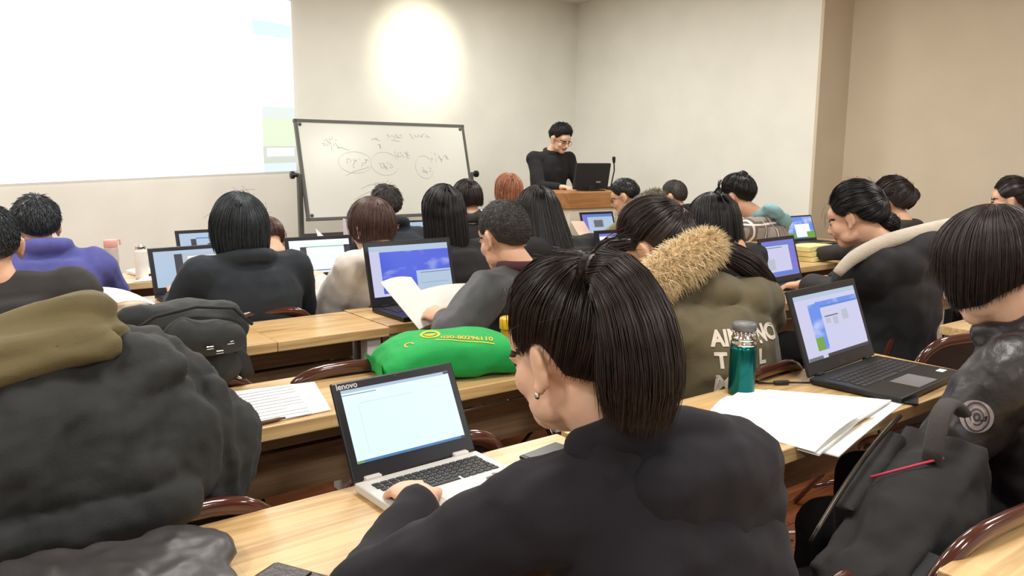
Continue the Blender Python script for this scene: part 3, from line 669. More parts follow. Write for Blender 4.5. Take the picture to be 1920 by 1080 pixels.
def hand_geo(g, wr, d, up, thumb, curl=.35, spread=1.0, sc=1.0):
    """wrist, pointing direction, back-of-hand normal, thumb=+1 thumb on the right-hand side of d"""
    d = nrm(d); up = nrm(np.array(up) - d * (d @ np.array(up))); sd = np.cross(d, up) * thumb
    A = np.column_stack([sd, d, up])
    P = lambda x, y, z: np.array(wr) + A @ (np.array([x, y, z]) * sc)
    g.ell(P(0, .045, 0), np.array([.037, .05, .0155]) * sc, A); g.cap(P(0, -.02, 0), P(0, .02, 0), .024 * sc, .024 * sc)
    for i, (bx, by, L, sp) in enumerate(((.028, .082, .068, .10), (.010, .09, .076, .03), (-.010, .087, .070, -.04), (-.027, .076, .054, -.12))):
        p = P(bx, by - .014, .002); ang = 0.1
        dx = sp * spread
        for j, (f, rr) in enumerate(((.45, .0088), (.32, .0080), (.23, .0072))):
            ang += curl * (1.0 if j else .8)
            q = p + A @ (np.array([dx * math.cos(ang), math.cos(ang), -math.sin(ang)]) * L * f * sc)
            g.cap(p, q, rr * sc, rr * .93 * sc, k=10); p = q
        
    p = P(.03, .012, -.004); q = P(.05, .045, -.012); s_ = P(.05, .07, -.022); g.cap(p, q, .013 * sc, .0105 * sc); g.cap(q, s_, .0102 * sc, .0085 * sc)
def elbow(s_, w, l1, l2, pole):
    d = w - s_; D = np.linalg.norm(d); D2 = min(D, (l1 + l2) * .995); a = (l1 * l1 - l2 * l2 + D2 * D2) / (2 * D2); h_ = math.sqrt(max(1e-6, l1 * l1 - a * a))
    u = d / D; p = np.array(pole) - u * (np.array(pole) @ u); return s_ + u * a + nrm(p) * h_
def person(label, head, yaw, pitch, hip, hair, coat, roll=0, byaw=None, sc=1.0, sw=.165, hands=None, hdirs=None, poles=None, nb=None, legs=None, vox=.009, cvox=.0115, skin=None, stand=False, pants=None, girth=1.0, sdrop=(.055, .055), wr=(.006, 8), seed=1, curl=.35, group='seated students', chairlab=None):
    byaw = yaw * .4 if byaw is None else byaw
    R = headR(yaw, pitch, roll); Hc = np.array(head, float); f = yawdir(byaw); rt = np.array([f[1], -f[0], 0]); hp = np.array([hip[0], hip[1], .53 if not stand else .93])
    loc = Vector((hip[0], hip[1], 0)); skin = skin or M_skin
    if nb is None: nb = Hc + R @ np.array([0, -.05, -.10]) * sc + np.array([0, 0, -.045]) - f * .015
    nb = np.array(nb); UP = nrm(nb - hp); BK = nrm(np.cross(rt, UP)); FW = -BK if (-BK) @ f > 0 else BK
    shd = [nb - rt * sw - np.array([0, 0, sdrop[0]]), nb + rt * sw - np.array([0, 0, sdrop[1]])]
    if hands is None: hands = [hp + f * .42 - rt * .14 + np.array([0, 0, .25]), hp + f * .42 + rt * .14 + np.array([0, 0, .25])]
    hands = [np.array(h_, float) for h_ in hands]; poles = poles or [(-.42 * rt + np.array([0, 0, -.8]) - f * .3), (.42 * rt + np.array([0, 0, -.8]) - f * .3)]
    elb = [elbow(shd[i], hands[i], .29, .25, poles[i]) for i in (0, 1)]
    arms = [(shd[i], elb[i], hands[i]) for i in (0, 1)]
    mid = (hp + nb) / 2 - f * .035
    def spine(t): return (1 - t) ** 2 * hp + 2 * t * (1 - t) * mid + t * t * nb
    def torso(g, e, e2, lo=-.12, top=.93):
        st = [(lo, .150, .115), (.0, .155, .115), (.25, .135, .10), (.5, .148, .108), (.7, .160, .108), (.85, .150, .09), (top, .10, .07)]
        Rg = []; k = 24; a = np.arange(k) * 2 * PI / k
        for t, rx, ry in st:
            c = spine(max(0, t)) + (UP * t * .5 if t < 0 else 0)
            x_ = abs(np.cos(a)) ** .85 * np.sign(np.cos(a)); y_ = abs(np.sin(a)) ** .85 * np.sign(np.sin(a))
            Rg.append(c + np.outer(x_ * (rx * girth + e), rt) + np.outer(y_ * (ry * girth + e2), FW))
        g.rings(Rg)
    if legs is None:
        if stand: legs = [(hp + rt * sx * .09, hp + rt * sx * .1 + f * .02 - np.array([0, 0, .42]), hp + rt * sx * .1 - np.array([0, 0, .85])) for sx in (-1, 1)]
        else: legs = [(hp + rt * sx * .085 - np.array([0, 0, .0]), hp + rt * sx * .12 + f * .40 + np.array([0, 0, .0]), hp + rt * sx * .12 + f * .42 - np.array([0, 0, .44])) for sx in (-1, 1)]
    # body: one continuous surface
    g = G(); torso(g, -.022, -.022, top=.97); head_geo(g, R, Hc, sc, nb)
    for i, (s_, e_, w_) in enumerate(arms):
        g.cap(nb - np.array([0, 0, .05]), s_, .05, .05); g.cap(s_, e_, .046, .038); g.cap(e_, w_, .036, .025)
        hd = hdirs[i] if hdirs else (nrm(w_ - e_) * .6 + f * .4, (0, 0, 1))
        hand_geo(g, w_ + nrm(hd[0]) * .015, hd[0], hd[1], 1 if i == 0 else -1, curl, sc=sc if sc < 1.02 else 1.02)
    for (h_, k_, a_) in legs:
        g.cap(h_, k_, .075, .052); g.cap(k_, a_, .05, .036); g.cap(a_ - np.array([0, 0, .03]), a_ + f * .13 - np.array([0, 0, .05]), .032, .026)
    me = remesh(g, vox, 2); paint_face(me, R, Hc, sc, [skin, M_lip, M_brow])
    me.transform(Matrix.Translation(-loc)); me.polygons.foreach_set('use_smooth', [True] * len(me.polygons))
    body = bpy.data.objects.new('person', me); COL.objects.link(body); body.location = loc; tag(body, label, 'person', group)
    def child(name, me_, mats, smooth=True):
        me_.transform(Matrix.Translation(-loc)); return link(name, me_, mats, body, smooth=smooth)
    # clothes
    pf = coat.get('puff', .02); g = G(); torso(g, pf, pf, lo=coat.get('lo', -.16), top=coat.get('top', .95))
    for i, (s_, e_, w_) in enumerate(arms):
        ar = coat.get('sleeve', .055); g.cap(spine(.82), s_, .085 + pf * .4, .062 + pf * .5); g.cap(nb - np.array([0, 0, .035]), s_ - np.array([0, 0, .005]), .05 + pf * .5, .058 + pf * .5); g.cap(s_, e_, ar + pf * .45, ar * .92 + pf * .3); d = w_ - e_
        g.cap(e_, w_ - nrm(d) * .035, ar * .9 + pf * .25, ar * .72)
    for c_, r_ in coat.get('lumps', []): g.ell(c_, r_)
    for c_, r_, Rl in coat.get('rlumps', []): g.ell(c_, r_, Rl)
    for a_, b_, r0, r1 in coat.get('caps', []): g.cap(a_, b_, r0, r1)
    cz = coat.get('collar')
    if cz: 
        a = np.linspace(0, 2 * PI, 19)[:-1]; rc, hgt, th = cz
        up2 = nrm(Hc - nb) * .5 + np.array([0, 0, .5]); cc = nb + up2 * hgt
        g.tube([cc + rc * (np.cos(t_) * rt + np.sin(t_) * (FW * 1.05 - np.array([0, 0, .25]))) for t_ in a], th, 0, 8, closed=True)
    me = remesh(g, cvox, coat.get('smooth', 3)); wrinkle(me, wr[0], wr[1], seed, coat.get('stretch', (1, 1, 1)))
    ck = child('jacket', me, coat['mat'])
    g = G()
    for (h_, k_, a_) in legs: g.cap(h_, k_, .092, .07); g.cap(k_, a_, .066, .052)
    g.ell(hp - np.array([0, 0, .02]), (.16, .13, .1)); me = remesh(g, .016, 3); wrinkle(me, .006, 9, seed + 5); child('trousers', me, pants or M_trouser)
    for (h_, k_, a_) in legs:
        b_ = a_ - np.array([0, 0, .045]); g = G(); g.ell(b_ + f * .06, (.045, .13, .042), np.column_stack([rt, f, [0, 0, 1]])); g.cap(a_, b_, .045, .046); me = remesh(g, .014, 2); child('shoe', me, M_shoe)
    hm = make_hair(hair, R, Hc, sc); child('hair', hm, HM[hair['col']])
    if chairlab: chair(hip[0], hip[1] + .0, byaw, chairlab)
    return dict(o=body, R=R, Hc=Hc, nb=nb, sc=sc, f=f, rt=rt, FW=FW, hp=hp, shd=shd, elb=elb, hands=hands, jacket=ck, child=child, spine=spine, loc=loc)
def fur(p, name, base, nrmls, length, n, mats, lw=.0014, droop=.3, seed=2):
    base = np.asarray(base); nrmls = np.asarray(nrmls); idx = rng.integers(0, len(base), n)
    d = nrmls[idx] + rng.normal(0, .45, (n, 3)); d /= np.linalg.norm(d, axis=1)[:, None]
    q = np.linspace(0, 1, 5)[None, :, None]; L = length * rng.uniform(.5, 1.2, (n, 1, 1))
    P = base[idx][:, None, :] + d[:, None, :] * L * q + np.array([0, 0, -1]) * L * droop * q * q + rng.normal(0, .004, (n, 1, 3)) * q
    V, Q = strand_mesh(P, np.array([1, .95, .8, .5, .1]) * lw); o = p['child'](name, np_mesh(name, V, Q), mats); o['kind'] = 'stuff'; return o
def tube_pts(C_, r, k=14):
    C_ = np.array(C_, float); uu = np.linspace(0, 1, 26); u = np.linspace(0, 1, len(C_)); Cc = np.stack([np.interp(uu, u, C_[:, i]) for i in range(3)], 1)
    for _ in range(3): Cc[1:-1] = (Cc[:-2] + 2 * Cc[1:-1] + Cc[2:]) / 4
    r = np.interp(uu, np.linspace(0, 1, len(np.atleast_1d(r))), np.atleast_1d(r)); T = np.gradient(Cc, axis=0); T /= np.linalg.norm(T, axis=1)[:, None]
    U = np.cross(T, [.1, .3, .95]); U /= np.linalg.norm(U, axis=1)[:, None]; Wv = np.cross(T, U); a = np.arange(k) * 2 * PI / k
    Nn = np.cos(a)[None, :, None] * U[:, None, :] + np.sin(a)[None, :, None] * Wv[:, None, :]
    P = Cc[:, None, :] + r[:, None, None] * Nn; return Cc, r, P.reshape(-1, 3), Nn.reshape(-1, 3)
def glasses(p):
    g = G(); T = lambda q: p['Hc'] + p['R'] @ (np.array(q) * p['sc'])
    for sx in (-1, 1):
        g.tube([T((sx * .032 + .024 * math.cos(a), .097 - .15 * abs(sx * .032 + .024 * math.cos(a)) ** 1.3, -.006 + .018 * math.sin(a))) for a in np.linspace(0, 2 * PI, 17)[:-1]], .0016, 0, 6, closed=True)
        g.tube([T((sx * .056, .088, .0)), T((sx * .078, .04, .0)), T((sx * .082, -.02, .0))], .0015, 0, 6)
    g.tube([T((-.01, .1, -.002)), T((.01, .1, -.002))], .0015, 0, 6); p['child']('glasses', g.mesh('glasses'), M_black)

# -- woman with the ponytail, black hoodie
M_hoodie = cloth('black_hoodie_knit', (25, 23, 33), bump=.1, bs=500)
BACK = lambda p, a, b, c, t=.0: p  # readable alias
girl = person('woman with high dark ponytail and black hoodie typing on the silver laptop', (.785, .90, 1.088), 7, 13, (.88, .68),
    dict(style='pony', col='dbrown', n=1500, r=.0012, tie=(-.02, -.45, .89), infl=1.13, fly=60,
         rim={0: 54, 40: 63, 58: 86, 72: 98, 84: 88, 98: 90, 113: 117, 150: 130, 180: 132},
         tails=[dict(pts=[(.768, .85, 1.21), (.757, .82, 1.245), (.764, .775, 1.218), (.768, .745, 1.155), (.768, .735, 1.09), (.765, .74, 1.03)], r=[.016, .028, .042, .052, .055, .04], n=1100),
                dict(pts=[(.765, .83, 1.24), (.772, .81, 1.262), (.795, .79, 1.268)], r=[.016, .012, .006], n=50)]),
    dict(mat=M_hoodie, puff=.026, sleeve=.058, collar=None, smooth=4,
         lumps=[((.86, .73, .93), (.11, .06, .07))], caps=[((.74, .79, .975), (.86, .745, .975), .03, .04)]),
    roll=0, byaw=-4, sc=1.06, sw=.178, hands=[(.66, 1.135, .80), (.93, 1.02, .79)], hdirs=[((.12, .9, -.12), (0, .1, 1)), ((-.2, .9, -.1), (0, 0, 1))],
    poles=[(-.9, -.4, -.35), (.9, -.2, -.5)], nb=(.835, .80, .955), vox=.0055, cvox=.008, skin=M_skin2, wr=(.014, 8), seed=3, curl=.42, sdrop=(.055, .055),
    group=None)
g = G(); g.ell((.885, .705, .925), (.15, .07, .085)); g.ell((.90, .69, .87), (.13, .06, .08))
for ln in ([(.725, .80, .985, .03), (.80, .755, 1.005, .036), (.88, .715, .995, .036), (.97, .725, .965, .034), (1.02, .75, .95, .024), (1.05, .765, .945, .012)], [(.73, .79, .97, .028), (.77, .71, .88, .034), (.86, .665, .825, .036), (.97, .675, .83, .036), (1.02, .72, .88, .03), (1.045, .762, .935, .014)]):
    for a_, b_ in zip(ln[:-1], ln[1:]): g.cap(a_[:3], b_[:3], a_[3], b_[3])
me = remesh(g, .007, 3); wrinkle(me, .008, 11, 6); girl['child']('hood', me, M_hoodie)
T = lambda q: girl['Hc'] + girl['R'] @ (np.array(q) * 1.06)
g = G(); g.ell(T((-.083, -.004, -.045)), (.0045, .0045, .006)); girl['child']('earring', g.mesh('earring'), M_chrome)
g = G(); tp = np.array([.765, .852, 1.215]); g.tube([tp + .019 * (math.cos(a) * np.array([.8, .6, 0]) + math.sin(a) * np.array([.3, -.4, .8])) for a in np.linspace(0, 2 * PI, 15)[:-1]], .008, 0, 8, closed=True); girl['child']('hair_tie', g.mesh('hair_tie'), M_blackm)
# -- the rest of the class
def hands_on(x, yn, z=.79, sp=.13, dy=.10): return [(x - sp, yn + dy, z), (x + sp, yn + dy, z)]
def H_(style, col, **k): return dict(style=style, col=col, **k)
C_black = cloth('black_coat', (30, 30, 34)); C_black2 = cloth('black_down_coat', (30, 31, 36), .75); C_teal = cloth('dark_teal_wool', (40, 48, 56), var=.2); C_blue = cloth('blue_wool_coat', (98, 102, 184), var=.18)
C_cream = cloth('cream_coat', (244, 236, 228)); C_slate = cloth('dark_slate_jacket', (58, 62, 66), .55, .1); C_olive = cloth('olive_parka_cotton', (108, 98, 70), .75, .15, .12, .15); C_olive2 = cloth('pale_olive_coat', (140, 128, 96), .75, .15)
C_brown = cloth('grey_brown_jacket', (58, 56, 56)); C_plaid = plaid('grey_plaid_wool', (142, 132, 126), (98, 90, 88), (214, 206, 198)); C_bomber = mat('black_satin_nylon', (34, 31, 33), .38, .15, 9, .12, 60, spec=.5)
M_fleece = cloth('cream_fleece', (226, 214, 196), .95, .4, .08, .5, 220); M_fur = mat('tan_fur', (226, 204, 164), .7, .25, 40); M_fur2 = mat('grey_fur', (132, 124, 108), .7, .35, 40); M_hoodblue = cloth('pale_blue_hood', (150, 196, 206))

# woman with bobbed hair and black bomber jacket
p2 = person('woman with glossy dark bob and black satin bomber jacket beside the black laptop', (2.095, .85, 1.118), 4, 22, (2.10, .68),
    H_('bobgrad', 'dbrown', n=1900, r=.0012, infl=1.2, curl=.02, drop=1.0, fly=20), dict(mat=C_bomber, puff=.032, sleeve=.07, collar=(.075, .02, .03), smooth=3),
    byaw=16, sc=1.1, sw=.185, hands=[(2.02, 1.0, .64), (2.22, 1.0, .64)], poles=[(-.9, -.3, -.5), (.8, -.2, -.5)], vox=.007, cvox=.009, wr=(.013, 9), seed=8, skin=M_skin2, nb=(2.12, .775, .975),
    legs=[((2.02, .70, .53), (1.66, .98, .53), (1.65, 1.0, .09)), ((2.15, .72, .53), (2.02, 1.1, .53), (2.03, 1.12, .09))], group=None)
pc = np.array([1.815, .735, .83])     # round patch on the left sleeve, seated on the cloth
bv = bvhtree.BVHTree.FromObject(p2['jacket'], bpy.context.evaluated_depsgraph_get()); off = np.array(p2['loc'])
def stick(p, name, pts2, F, c, right, up, nrm_in, mats, bv, off, lift=.002, m=None):
    """lay flat artwork on a cloth surface along the direction nrm_in"""
    V = []; bad = []
    for q in pts2:
        w = np.array(c) + np.array(right) * q[0] + np.array(up) * q[1] - np.array(nrm_in) * .4 - off
        hit = bv.ray_cast(Vector(w), Vector(nrm_in)); 
        bad.append(hit[0] is None)
        V.append(np.array(hit[0]) - np.array(nrm_in) * lift + off if hit[0] is not None else np.array(c) + np.array(right) * q[0] + np.array(up) * q[1])
    g = G(); F = [f for f in F if not any(bad[i] for i in f) and max(np.linalg.norm(V[f[i]] - V[f[i - 1]]) for i in range(len(f))) < .09]; g.add(V, F)
    if m is not None: g.M = list(m)
    if not F: return None
    return p['child'](name, g.mesh(name), mats, smooth=False)
def disc_art(r0, r1, n=28, mod=0): 
    a = np.linspace(0, 2 * PI, n + 1)[:-1]; k = 1 + mod * np.cos(2 * a)
    P = [(r0 * math.cos(t) * 1, r0 * math.sin(t)) for t in a] + [(r1 * q * math.cos(t), r1 * q * math.sin(t)) for t, q in zip(a, k)]
    return P, [(i, (i + 1) % n, n + (i + 1) % n, n + i) for i in range(n)]
nin = nrm((.8, .55, 0)); rg_ = nrm(np.cross(nin, (0, 0, 1)))
P_, F_ = disc_art(.0, .036, mod=.12); stick(p2, 'sleeve_patch', [(x * .8, y * 1.1) for x, y in P_], F_, pc, rg_, (0, 0, 1), nin, mat('patch_grey', (150, 138, 138), .7, .2, 120), bv, off)
for r0, r1, q in ((.026, .03, .004), (.014, .017, .004), (.004, .009, .004)):
    P_, F_ = disc_art(r0, r1); stick(p2, 'patch_ring', [(x * .8, y * 1.1) for x, y in P_], F_, pc, rg_, (0, 0, 1), nin, mat('patch_dark', (60, 54, 58), .7), bv, off, q)

# woman in the olive parka with fur-edged hood
C_, r_, FP, FN = tube_pts([(1.686, 1.62, 0.985), (1.715, 1.6, 1.04), (1.8, 1.585, 1.085), (1.9, 1.59, 1.12), (1.985, 1.62, 1.125)], [.03, .042, .048, .044, .03])
p3 = person('woman in olive parka with fur-edged hood and white back lettering, head bowed', (1.876, 1.760, 1.099), 14, 30, (1.98, 1.53),
    H_('pony', 'dbrown', n=650, r=.0019, tie=(.35, -.86, .36), infl=1.13, fly=25, tails=[dict(pts=[(1.936, 1.667, 1.116), (2.013, 1.623, 1.111), (2.090, 1.573, 1.072), (2.167, 1.540, 0.995), (2.200, 1.540, 0.929)], r=[.016, .032, .04, .032, .012], n=260),
        dict(pts=[(1.793, 1.826, 1.072), (1.760, 1.826, 0.995), (1.766, 1.815, 0.918)], r=[.014, .012, .004], n=60)]),
    dict(mat=C_olive, puff=.05, sleeve=.07, collar=None, smooth=3, lumps=[((2.112, 1.562, 0.934), (.13, .09, .09)), ((1.980, 1.595, 0.973), (.12, .08, .065)), ((2.178, 1.573, 0.885), (.09, .08, .08))], caps=[((1.782, 1.650, 0.918), (1.925, 1.606, 0.984), .05, .05)]),
    byaw=4, sc=1.16, sw=.2, hands=[(1.72, 2.0, .80), (2.02, 2.02, .80)], vox=.008, cvox=.0105, wr=(.016, 7), seed=12, nb=(1.98, 1.617, .935), group=None)
fur(p3, 'fur_trim', FP, FN, .038, 6500, M_fur)
g = G(); g.tube(C_, r_ * .95, 0, 12); p3['child']('fur_base', g.mesh('fur_base'), mat('fur_base', (196, 170, 130), .9, .3, 60))
bv3 = bvhtree.BVHTree.FromObject(p3['jacket'], bpy.context.evaluated_depsgraph_get()); off3 = np.array(p3['loc'])
M_print = mat('white_print', (214, 204, 190), .8, .06, 60); nin3 = nrm((.35, .93, 0)); rg3 = nrm(np.cross(nin3, (0, 0, 1)))
for txt, c0, sz_ in (("AIN'T NO", (1.795, 1.4, .85), .058), ("T   A  L", (1.80, 1.4, .79), .056), ("MOTION", (1.795, 1.4, .72), .066)):
    wd = lambda s_: text_geo(s_, sz_, .0025)[0][:, 0].max()
    for q in range(len(txt)):
        if txt[q] == ' ': continue
        V, F = text_geo(txt[q], sz_, .0025); dx = wd(txt[:q + 1]) - V[:, 0].max()
        try: stick(p3, 'back_letter', [(v[0] + dx, v[1] * 1.05) for v in V], F, c0, rg3, (0, 0, 1), nin3, M_print, bv3, off3, .003)
        except ValueError: pass

# woman in the black coat with fleece-lined hood
p4 = person('woman in black coat with cream fleece hood edge beside the purple-screen laptop', (3.27, 1.90, 1.142), 10, 20, (3.40, 1.78),
    H_('pony', 'black', n=500, r=.0024, tie=(.1, -.95, .1), infl=1.14, fly=30, buns=[dict(c=(3.36, 1.80, 1.115), r=(.05, .05, .05))]),
    dict(mat=C_black2, puff=.075, sleeve=.085, smooth=3, lumps=[((3.40, 1.66, 1.02), (.20, .12, .09)), ((3.52, 1.62, 1.0), (.14, .11, .10)), ((3.25, 1.68, .96), (.13, .11, .1))]),
    byaw=8, sc=1.12, sw=.2, hands=[(3.36, 2.16, .805), (3.62, 2.2, .80)], poles=[(.1, -.3, -.9), (.8, -.2, -.6)], hdirs=[((-.35, .9, -.1), (0, 0, 1)), ((0, 1, -.1), (0, 0, 1))], vox=.008, cvox=.0125, wr=(.014, 6), seed=15, nb=(3.36, 1.77, 1.0), group=None)
Cf, rf, FP4, FN4 = tube_pts([(2.98, 1.79, .93), (3.02, 1.75, 1.00), (3.15, 1.695, 1.06), (3.33, 1.635, 1.095), (3.50, 1.60, 1.115), (3.60, 1.60, 1.115), (3.65, 1.645, 1.07)], [.02, .028, .032, .034, .036, .034, .018])
g = G(); g.tube(Cf, rf, 0, 10); p4['child']('hood_fleece_edge', g.mesh('hood_fleece_edge'), M_fleece)
g = G(); e, w = p4['elb'][0], p4['hands'][0]; d_ = nrm(w - e); g.cap(w - d_ * .06, w - d_ * .015, .042, .04); p4['child']('yellow_cuff', g.mesh('yellow_cuff'), cloth('mustard_cuff', (206, 160, 60)))

person('woman with messy brown bun behind the fleece-hooded coat', (4.68, 2.5, 1.135), 5, 12, (4.70, 2.53), H_('pony', 'dbrown', n=320, r=.003, tie=(.35, -.8, .5), infl=1.16, fly=60, buns=[dict(c=(4.75, 2.42, 1.185), r=(.055, .05, .045))]),
    dict(mat=C_brown, puff=.03, collar=(.08, .03, .03)), sc=1.12, hands=hands_on(4.75, 2.85), seed=17, skin=M_skin)
person('woman with tied dark hair beside the side wall', (5.86, 2.32, 1.135), 22, 6, (5.90, 2.22), H_('pony', 'dbrown', n=320, r=.003, tie=(.1, -.9, .3), infl=1.14, fly=20, buns=[dict(c=(5.93, 2.22, 1.12), r=(.05, .05, .05))]),
    dict(mat=C_black, puff=.03, collar=(.08, .03, .03)), sc=1.1, seed=18, skin=M_skin2)
p7 = person('woman with topknot in grey plaid coat over a pale blue hood', (4.27, 3.3, 1.15), 8, 16, (4.48, 3.27), H_('pony', 'black', n=380, r=.0028, tie=(.1, -.35, .94), infl=1.14, fly=10, buns=[dict(c=(4.275, 3.27, 1.285), r=(.036, .036, .032)), dict(c=(4.262, 3.27, 1.26), r=(.02, .02, .03))]),
    dict(mat=C_plaid, puff=.05, sleeve=.07, smooth=3), sc=1.06, sw=.2, byaw=14, hands=hands_on(4.35, R4), nb=(4.40, 3.18, 1.0), seed=21, group=None)
g = G(); g.ell((4.42, 3.12, 1.055), (.11, .06, .04), np.array(Matrix.Rotation(rad(24), 3, 'Y'))); g.ell((4.50, 3.12, 1.01), (.09, .06, .045), np.array(Matrix.Rotation(rad(24), 3, 'Y'))); g.cap((4.31, 3.2, 1.04), (4.39, 3.12, 1.08), .028, .03)
me = remesh(g, .012, 3); wrinkle(me, .012, 10, 4); p7['child']('hood', me, M_hoodblue)
p8 = person('woman with long loose black hair behind the parka woman', (3.20, 2.60, 1.07), 8, 26, (3.28, 2.54), H_('long', 'black', n=420, r=.003, infl=1.18, drop=.75, flare=.03, back=.02, tails=[dict(pts=[(3.21, 2.59, 1.18), (3.20, 2.585, 1.222), (3.205, 2.58, 1.246)], r=[.03, .022, .006], n=40), dict(pts=[(3.20, 2.58, 1.24), (3.193, 2.58, 1.262), (3.212, 2.58, 1.287)], r=[.003, .003, .004], n=6)]),
    dict(mat=C_black, puff=.04), sc=1.1, hands=hands_on(3.25, 2.85), seed=23)
person('man with cropped hair and black jacket facing the lectern', (4.78, 4.3, 1.10), 18, 8, (4.82, 4.12), H_('short', 'grey', n=420, r=.0026, infl=1.06, len=.012), dict(mat=C_black, puff=.03, collar=(.08, .03, .03)), sc=1.02, sw=.185, hands=hands_on(4.75, R5), seed=25)
p10 = person('person with glasses in pale olive coat with grey fur hood', (4.12, 4.17, 1.12), 34, 20, (4.22, 4.08), H_('short', 'black', n=380, r=.0028, infl=1.09), dict(mat=C_olive2, puff=.045, sleeve=.07, lumps=[((4.30, 3.98, 1.06), (.12, .1, .07))]), byaw=15, sc=1.0, hands=[(4.05, 4.5, .79), (4.3, 4.5, .79)], nb=(4.2, 4.05, .99), seed=27, group=None)
glasses(p10); C_, r_, FP, FN = tube_pts([(4.03, 4.10, .97), (4.08, 4.05, 1.04), (4.16, 4.02, 1.10), (4.27, 4.02, 1.135), (4.36, 4.04, 1.12)], [.03, .04, .04, .04, .03])
fur(p10, 'fur_trim', FP, FN, .035, 1800, M_fur2, .0024); g = G(); g.tube(C_, r_ * .95, 0, 12); p10['child']('fur_base', g.mesh('fur_base'), mat('fur_base_grey', (110, 102, 88), .9, .3, 60))
person('woman with long black hair falling over a black coat, by the desk corner', (2.68, 3.36, 1.09), 6, 18, (2.75, 3.26), H_('long', 'black', n=480, r=.003, infl=1.17, drop=1.0, flare=.05, back=.1), dict(mat=C_black, puff=.05, sleeve=.07), sc=1.08, sw=.2, hands=hands_on(2.75, R4), nb=(2.75, 3.24, .95), seed=29, group=None)
person('person with auburn shoulder-length hair near the lectern', (3.26, 4.42, 1.16), 4, 5, (3.26, 4.12), H_('bob', 'red', n=260, r=.003, infl=1.12), dict(mat=C_brown, puff=.02, collar=(.07, .02, .03)), sc=.95, hands=hands_on(3.26, R5), seed=31, skin=M_skin2)
p14 = person('man with short cropped hair in dark slate jacket holding an open booklet', (1.80, 2.47, 1.085), 4, 14, (1.88, 2.40), H_('short', 'grey', n=1100, r=.0016, infl=1.07, len=.014), dict(mat=C_slate, puff=.035, sleeve=.068, smooth=3), byaw=16, sc=1.1, sw=.19, hands=[(1.53, 2.46, .80), (1.86, 2.62, .84)], hdirs=[((-.1, .9, .15), (-.5, -.2, .8)), ((-.3, .8, .3), (0, 0, 1))], vox=.0075, cvox=.0115, wr=(.012, 8), seed=33, nb=(1.83, 2.40, .965), poles=[(-.9, -.4, -.5), (.8, -.3, -.6)], group=None)
a = np.linspace(0, 2 * PI, 25)[:-1]; g = G(); g.tube([p14['nb'] + np.array([0, -.005, .022]) + .074 * (np.cos(t) * p14['rt'] + np.sin(t) * p14['FW'] * 1.05) for t in a], .02, 0, 8, closed=True, flat=(1, 1)); p14['child']('maroon_collar', g.mesh('maroon_collar'), cloth('maroon_knit', (84, 46, 54)))
person('woman with straight long black hair reaching her back, in a black coat', (2.07, 3.34, 1.115), 4, 8, (2.11, 3.25), H_('long', 'black', n=520, r=.0028, infl=1.14, drop=1.15, back=.06), dict(mat=C_black, puff=.035), sc=1.05, hands=hands_on(2.1, R4), seed=35, group=None)
p16 = person('woman with dark hair and a black and white scarf', (2.79, 4.22, 1.13), 4, 8, (2.79, 4.1), H_('bob', 'dbrown', n=240, r=.003, infl=1.1, drop=.6), dict(mat=C_black, puff=.03), sc=.95, hands=hands_on(2.79, R5), seed=37)
g = G(); a = np.linspace(0, 2 * PI, 17)[:-1]; g.tube([p16['nb'] + np.array([0, 0, .03]) + .085 * np.array([math.cos(t), math.sin(t), .15 * math.sin(3 * t)]) for t in a], .035, 0, 8, closed=True); me = remesh(g, .012, 2); wrinkle(me, .012, 14, 3); p16['child']('scarf', me, plaid('scarf_pattern', (40, 42, 42), (24, 24, 26), (226, 228, 222)))
person('person with short tousled hair and dark coat in front of the whiteboard', (2.24, 4.26, 1.10), 4, 4, (2.27, 4.1), H_('short', 'grey', n=380, r=.003, infl=1.14, len=.035), dict(mat=C_teal, puff=.03, collar=(.08, .03, .03)), sc=.95, sw=.175, hands=hands_on(2.26, R5), seed=39)
person('woman with chin-length brown hair in a loose cream coat', (1.665, 3.31, 1.065), 12, 10, (1.70, 3.25), H_('bob', 'brown', n=620, r=.0022, infl=1.12, drop=.7, curl=.02, fly=15), dict(mat=C_cream, puff=.04, sleeve=.075, collar=(.08, .02, .03)), byaw=10, sc=1.05, hands=[(1.53, 3.58, .80), (1.85, 3.6, .80)], nb=(1.69, 3.23, .95), cvox=.011, wr=(.014, 7), seed=41, skin=M_skin2, group=None)
person('woman with blunt dark bob and dark teal wool coat, seen from behind', (1.06, 3.29, 1.08), 2, 4, (1.09, 3.25), H_('bob', 'bluish', n=800, r=.0022, infl=1.16, drop=.9, curl=.015, fly=15), dict(mat=C_teal, puff=.045, sleeve=.068, collar=(.085, .01, .032)), byaw=0, sc=1.16, sw=.185, hands=hands_on(1.08, R4, sp=.2), nb=(1.07, 3.23, .97), cvox=.011, seed=43, group=None)
person('man in blue-violet wool coat leaning on the desk by the white flask', (.43, 4.12, 1.07), 4, 6, (.47, 4.09), H_('short', 'bluish', n=480, r=.0028, infl=1.14, len=.03), dict(mat=C_blue, puff=.055, sleeve=.075, collar=(.085, .02, .035)), byaw=-4, sc=1.06, sw=.185, hands=[(.36, 4.5, .79), (.62, 4.44, .79)], poles=[(-.8, -.2, -.6), (.7, -.2, -.8)], sdrop=(.07, .085), nb=(.45, 4.065, .965), seed=45, group=None)
person('man with close-cropped hair in grey-brown jacket behind the olive coat lining', (.19, 3.16, 1.085), 0, 6, (.20, 3.2), H_('short', 'bluish', n=480, r=.0026, infl=1.05), dict(mat=C_brown, puff=.06, sleeve=.075), sc=1.1, sw=.21, hands=hands_on(.2, R4), nb=(.20, 3.1, .965), seed=47, group=None)
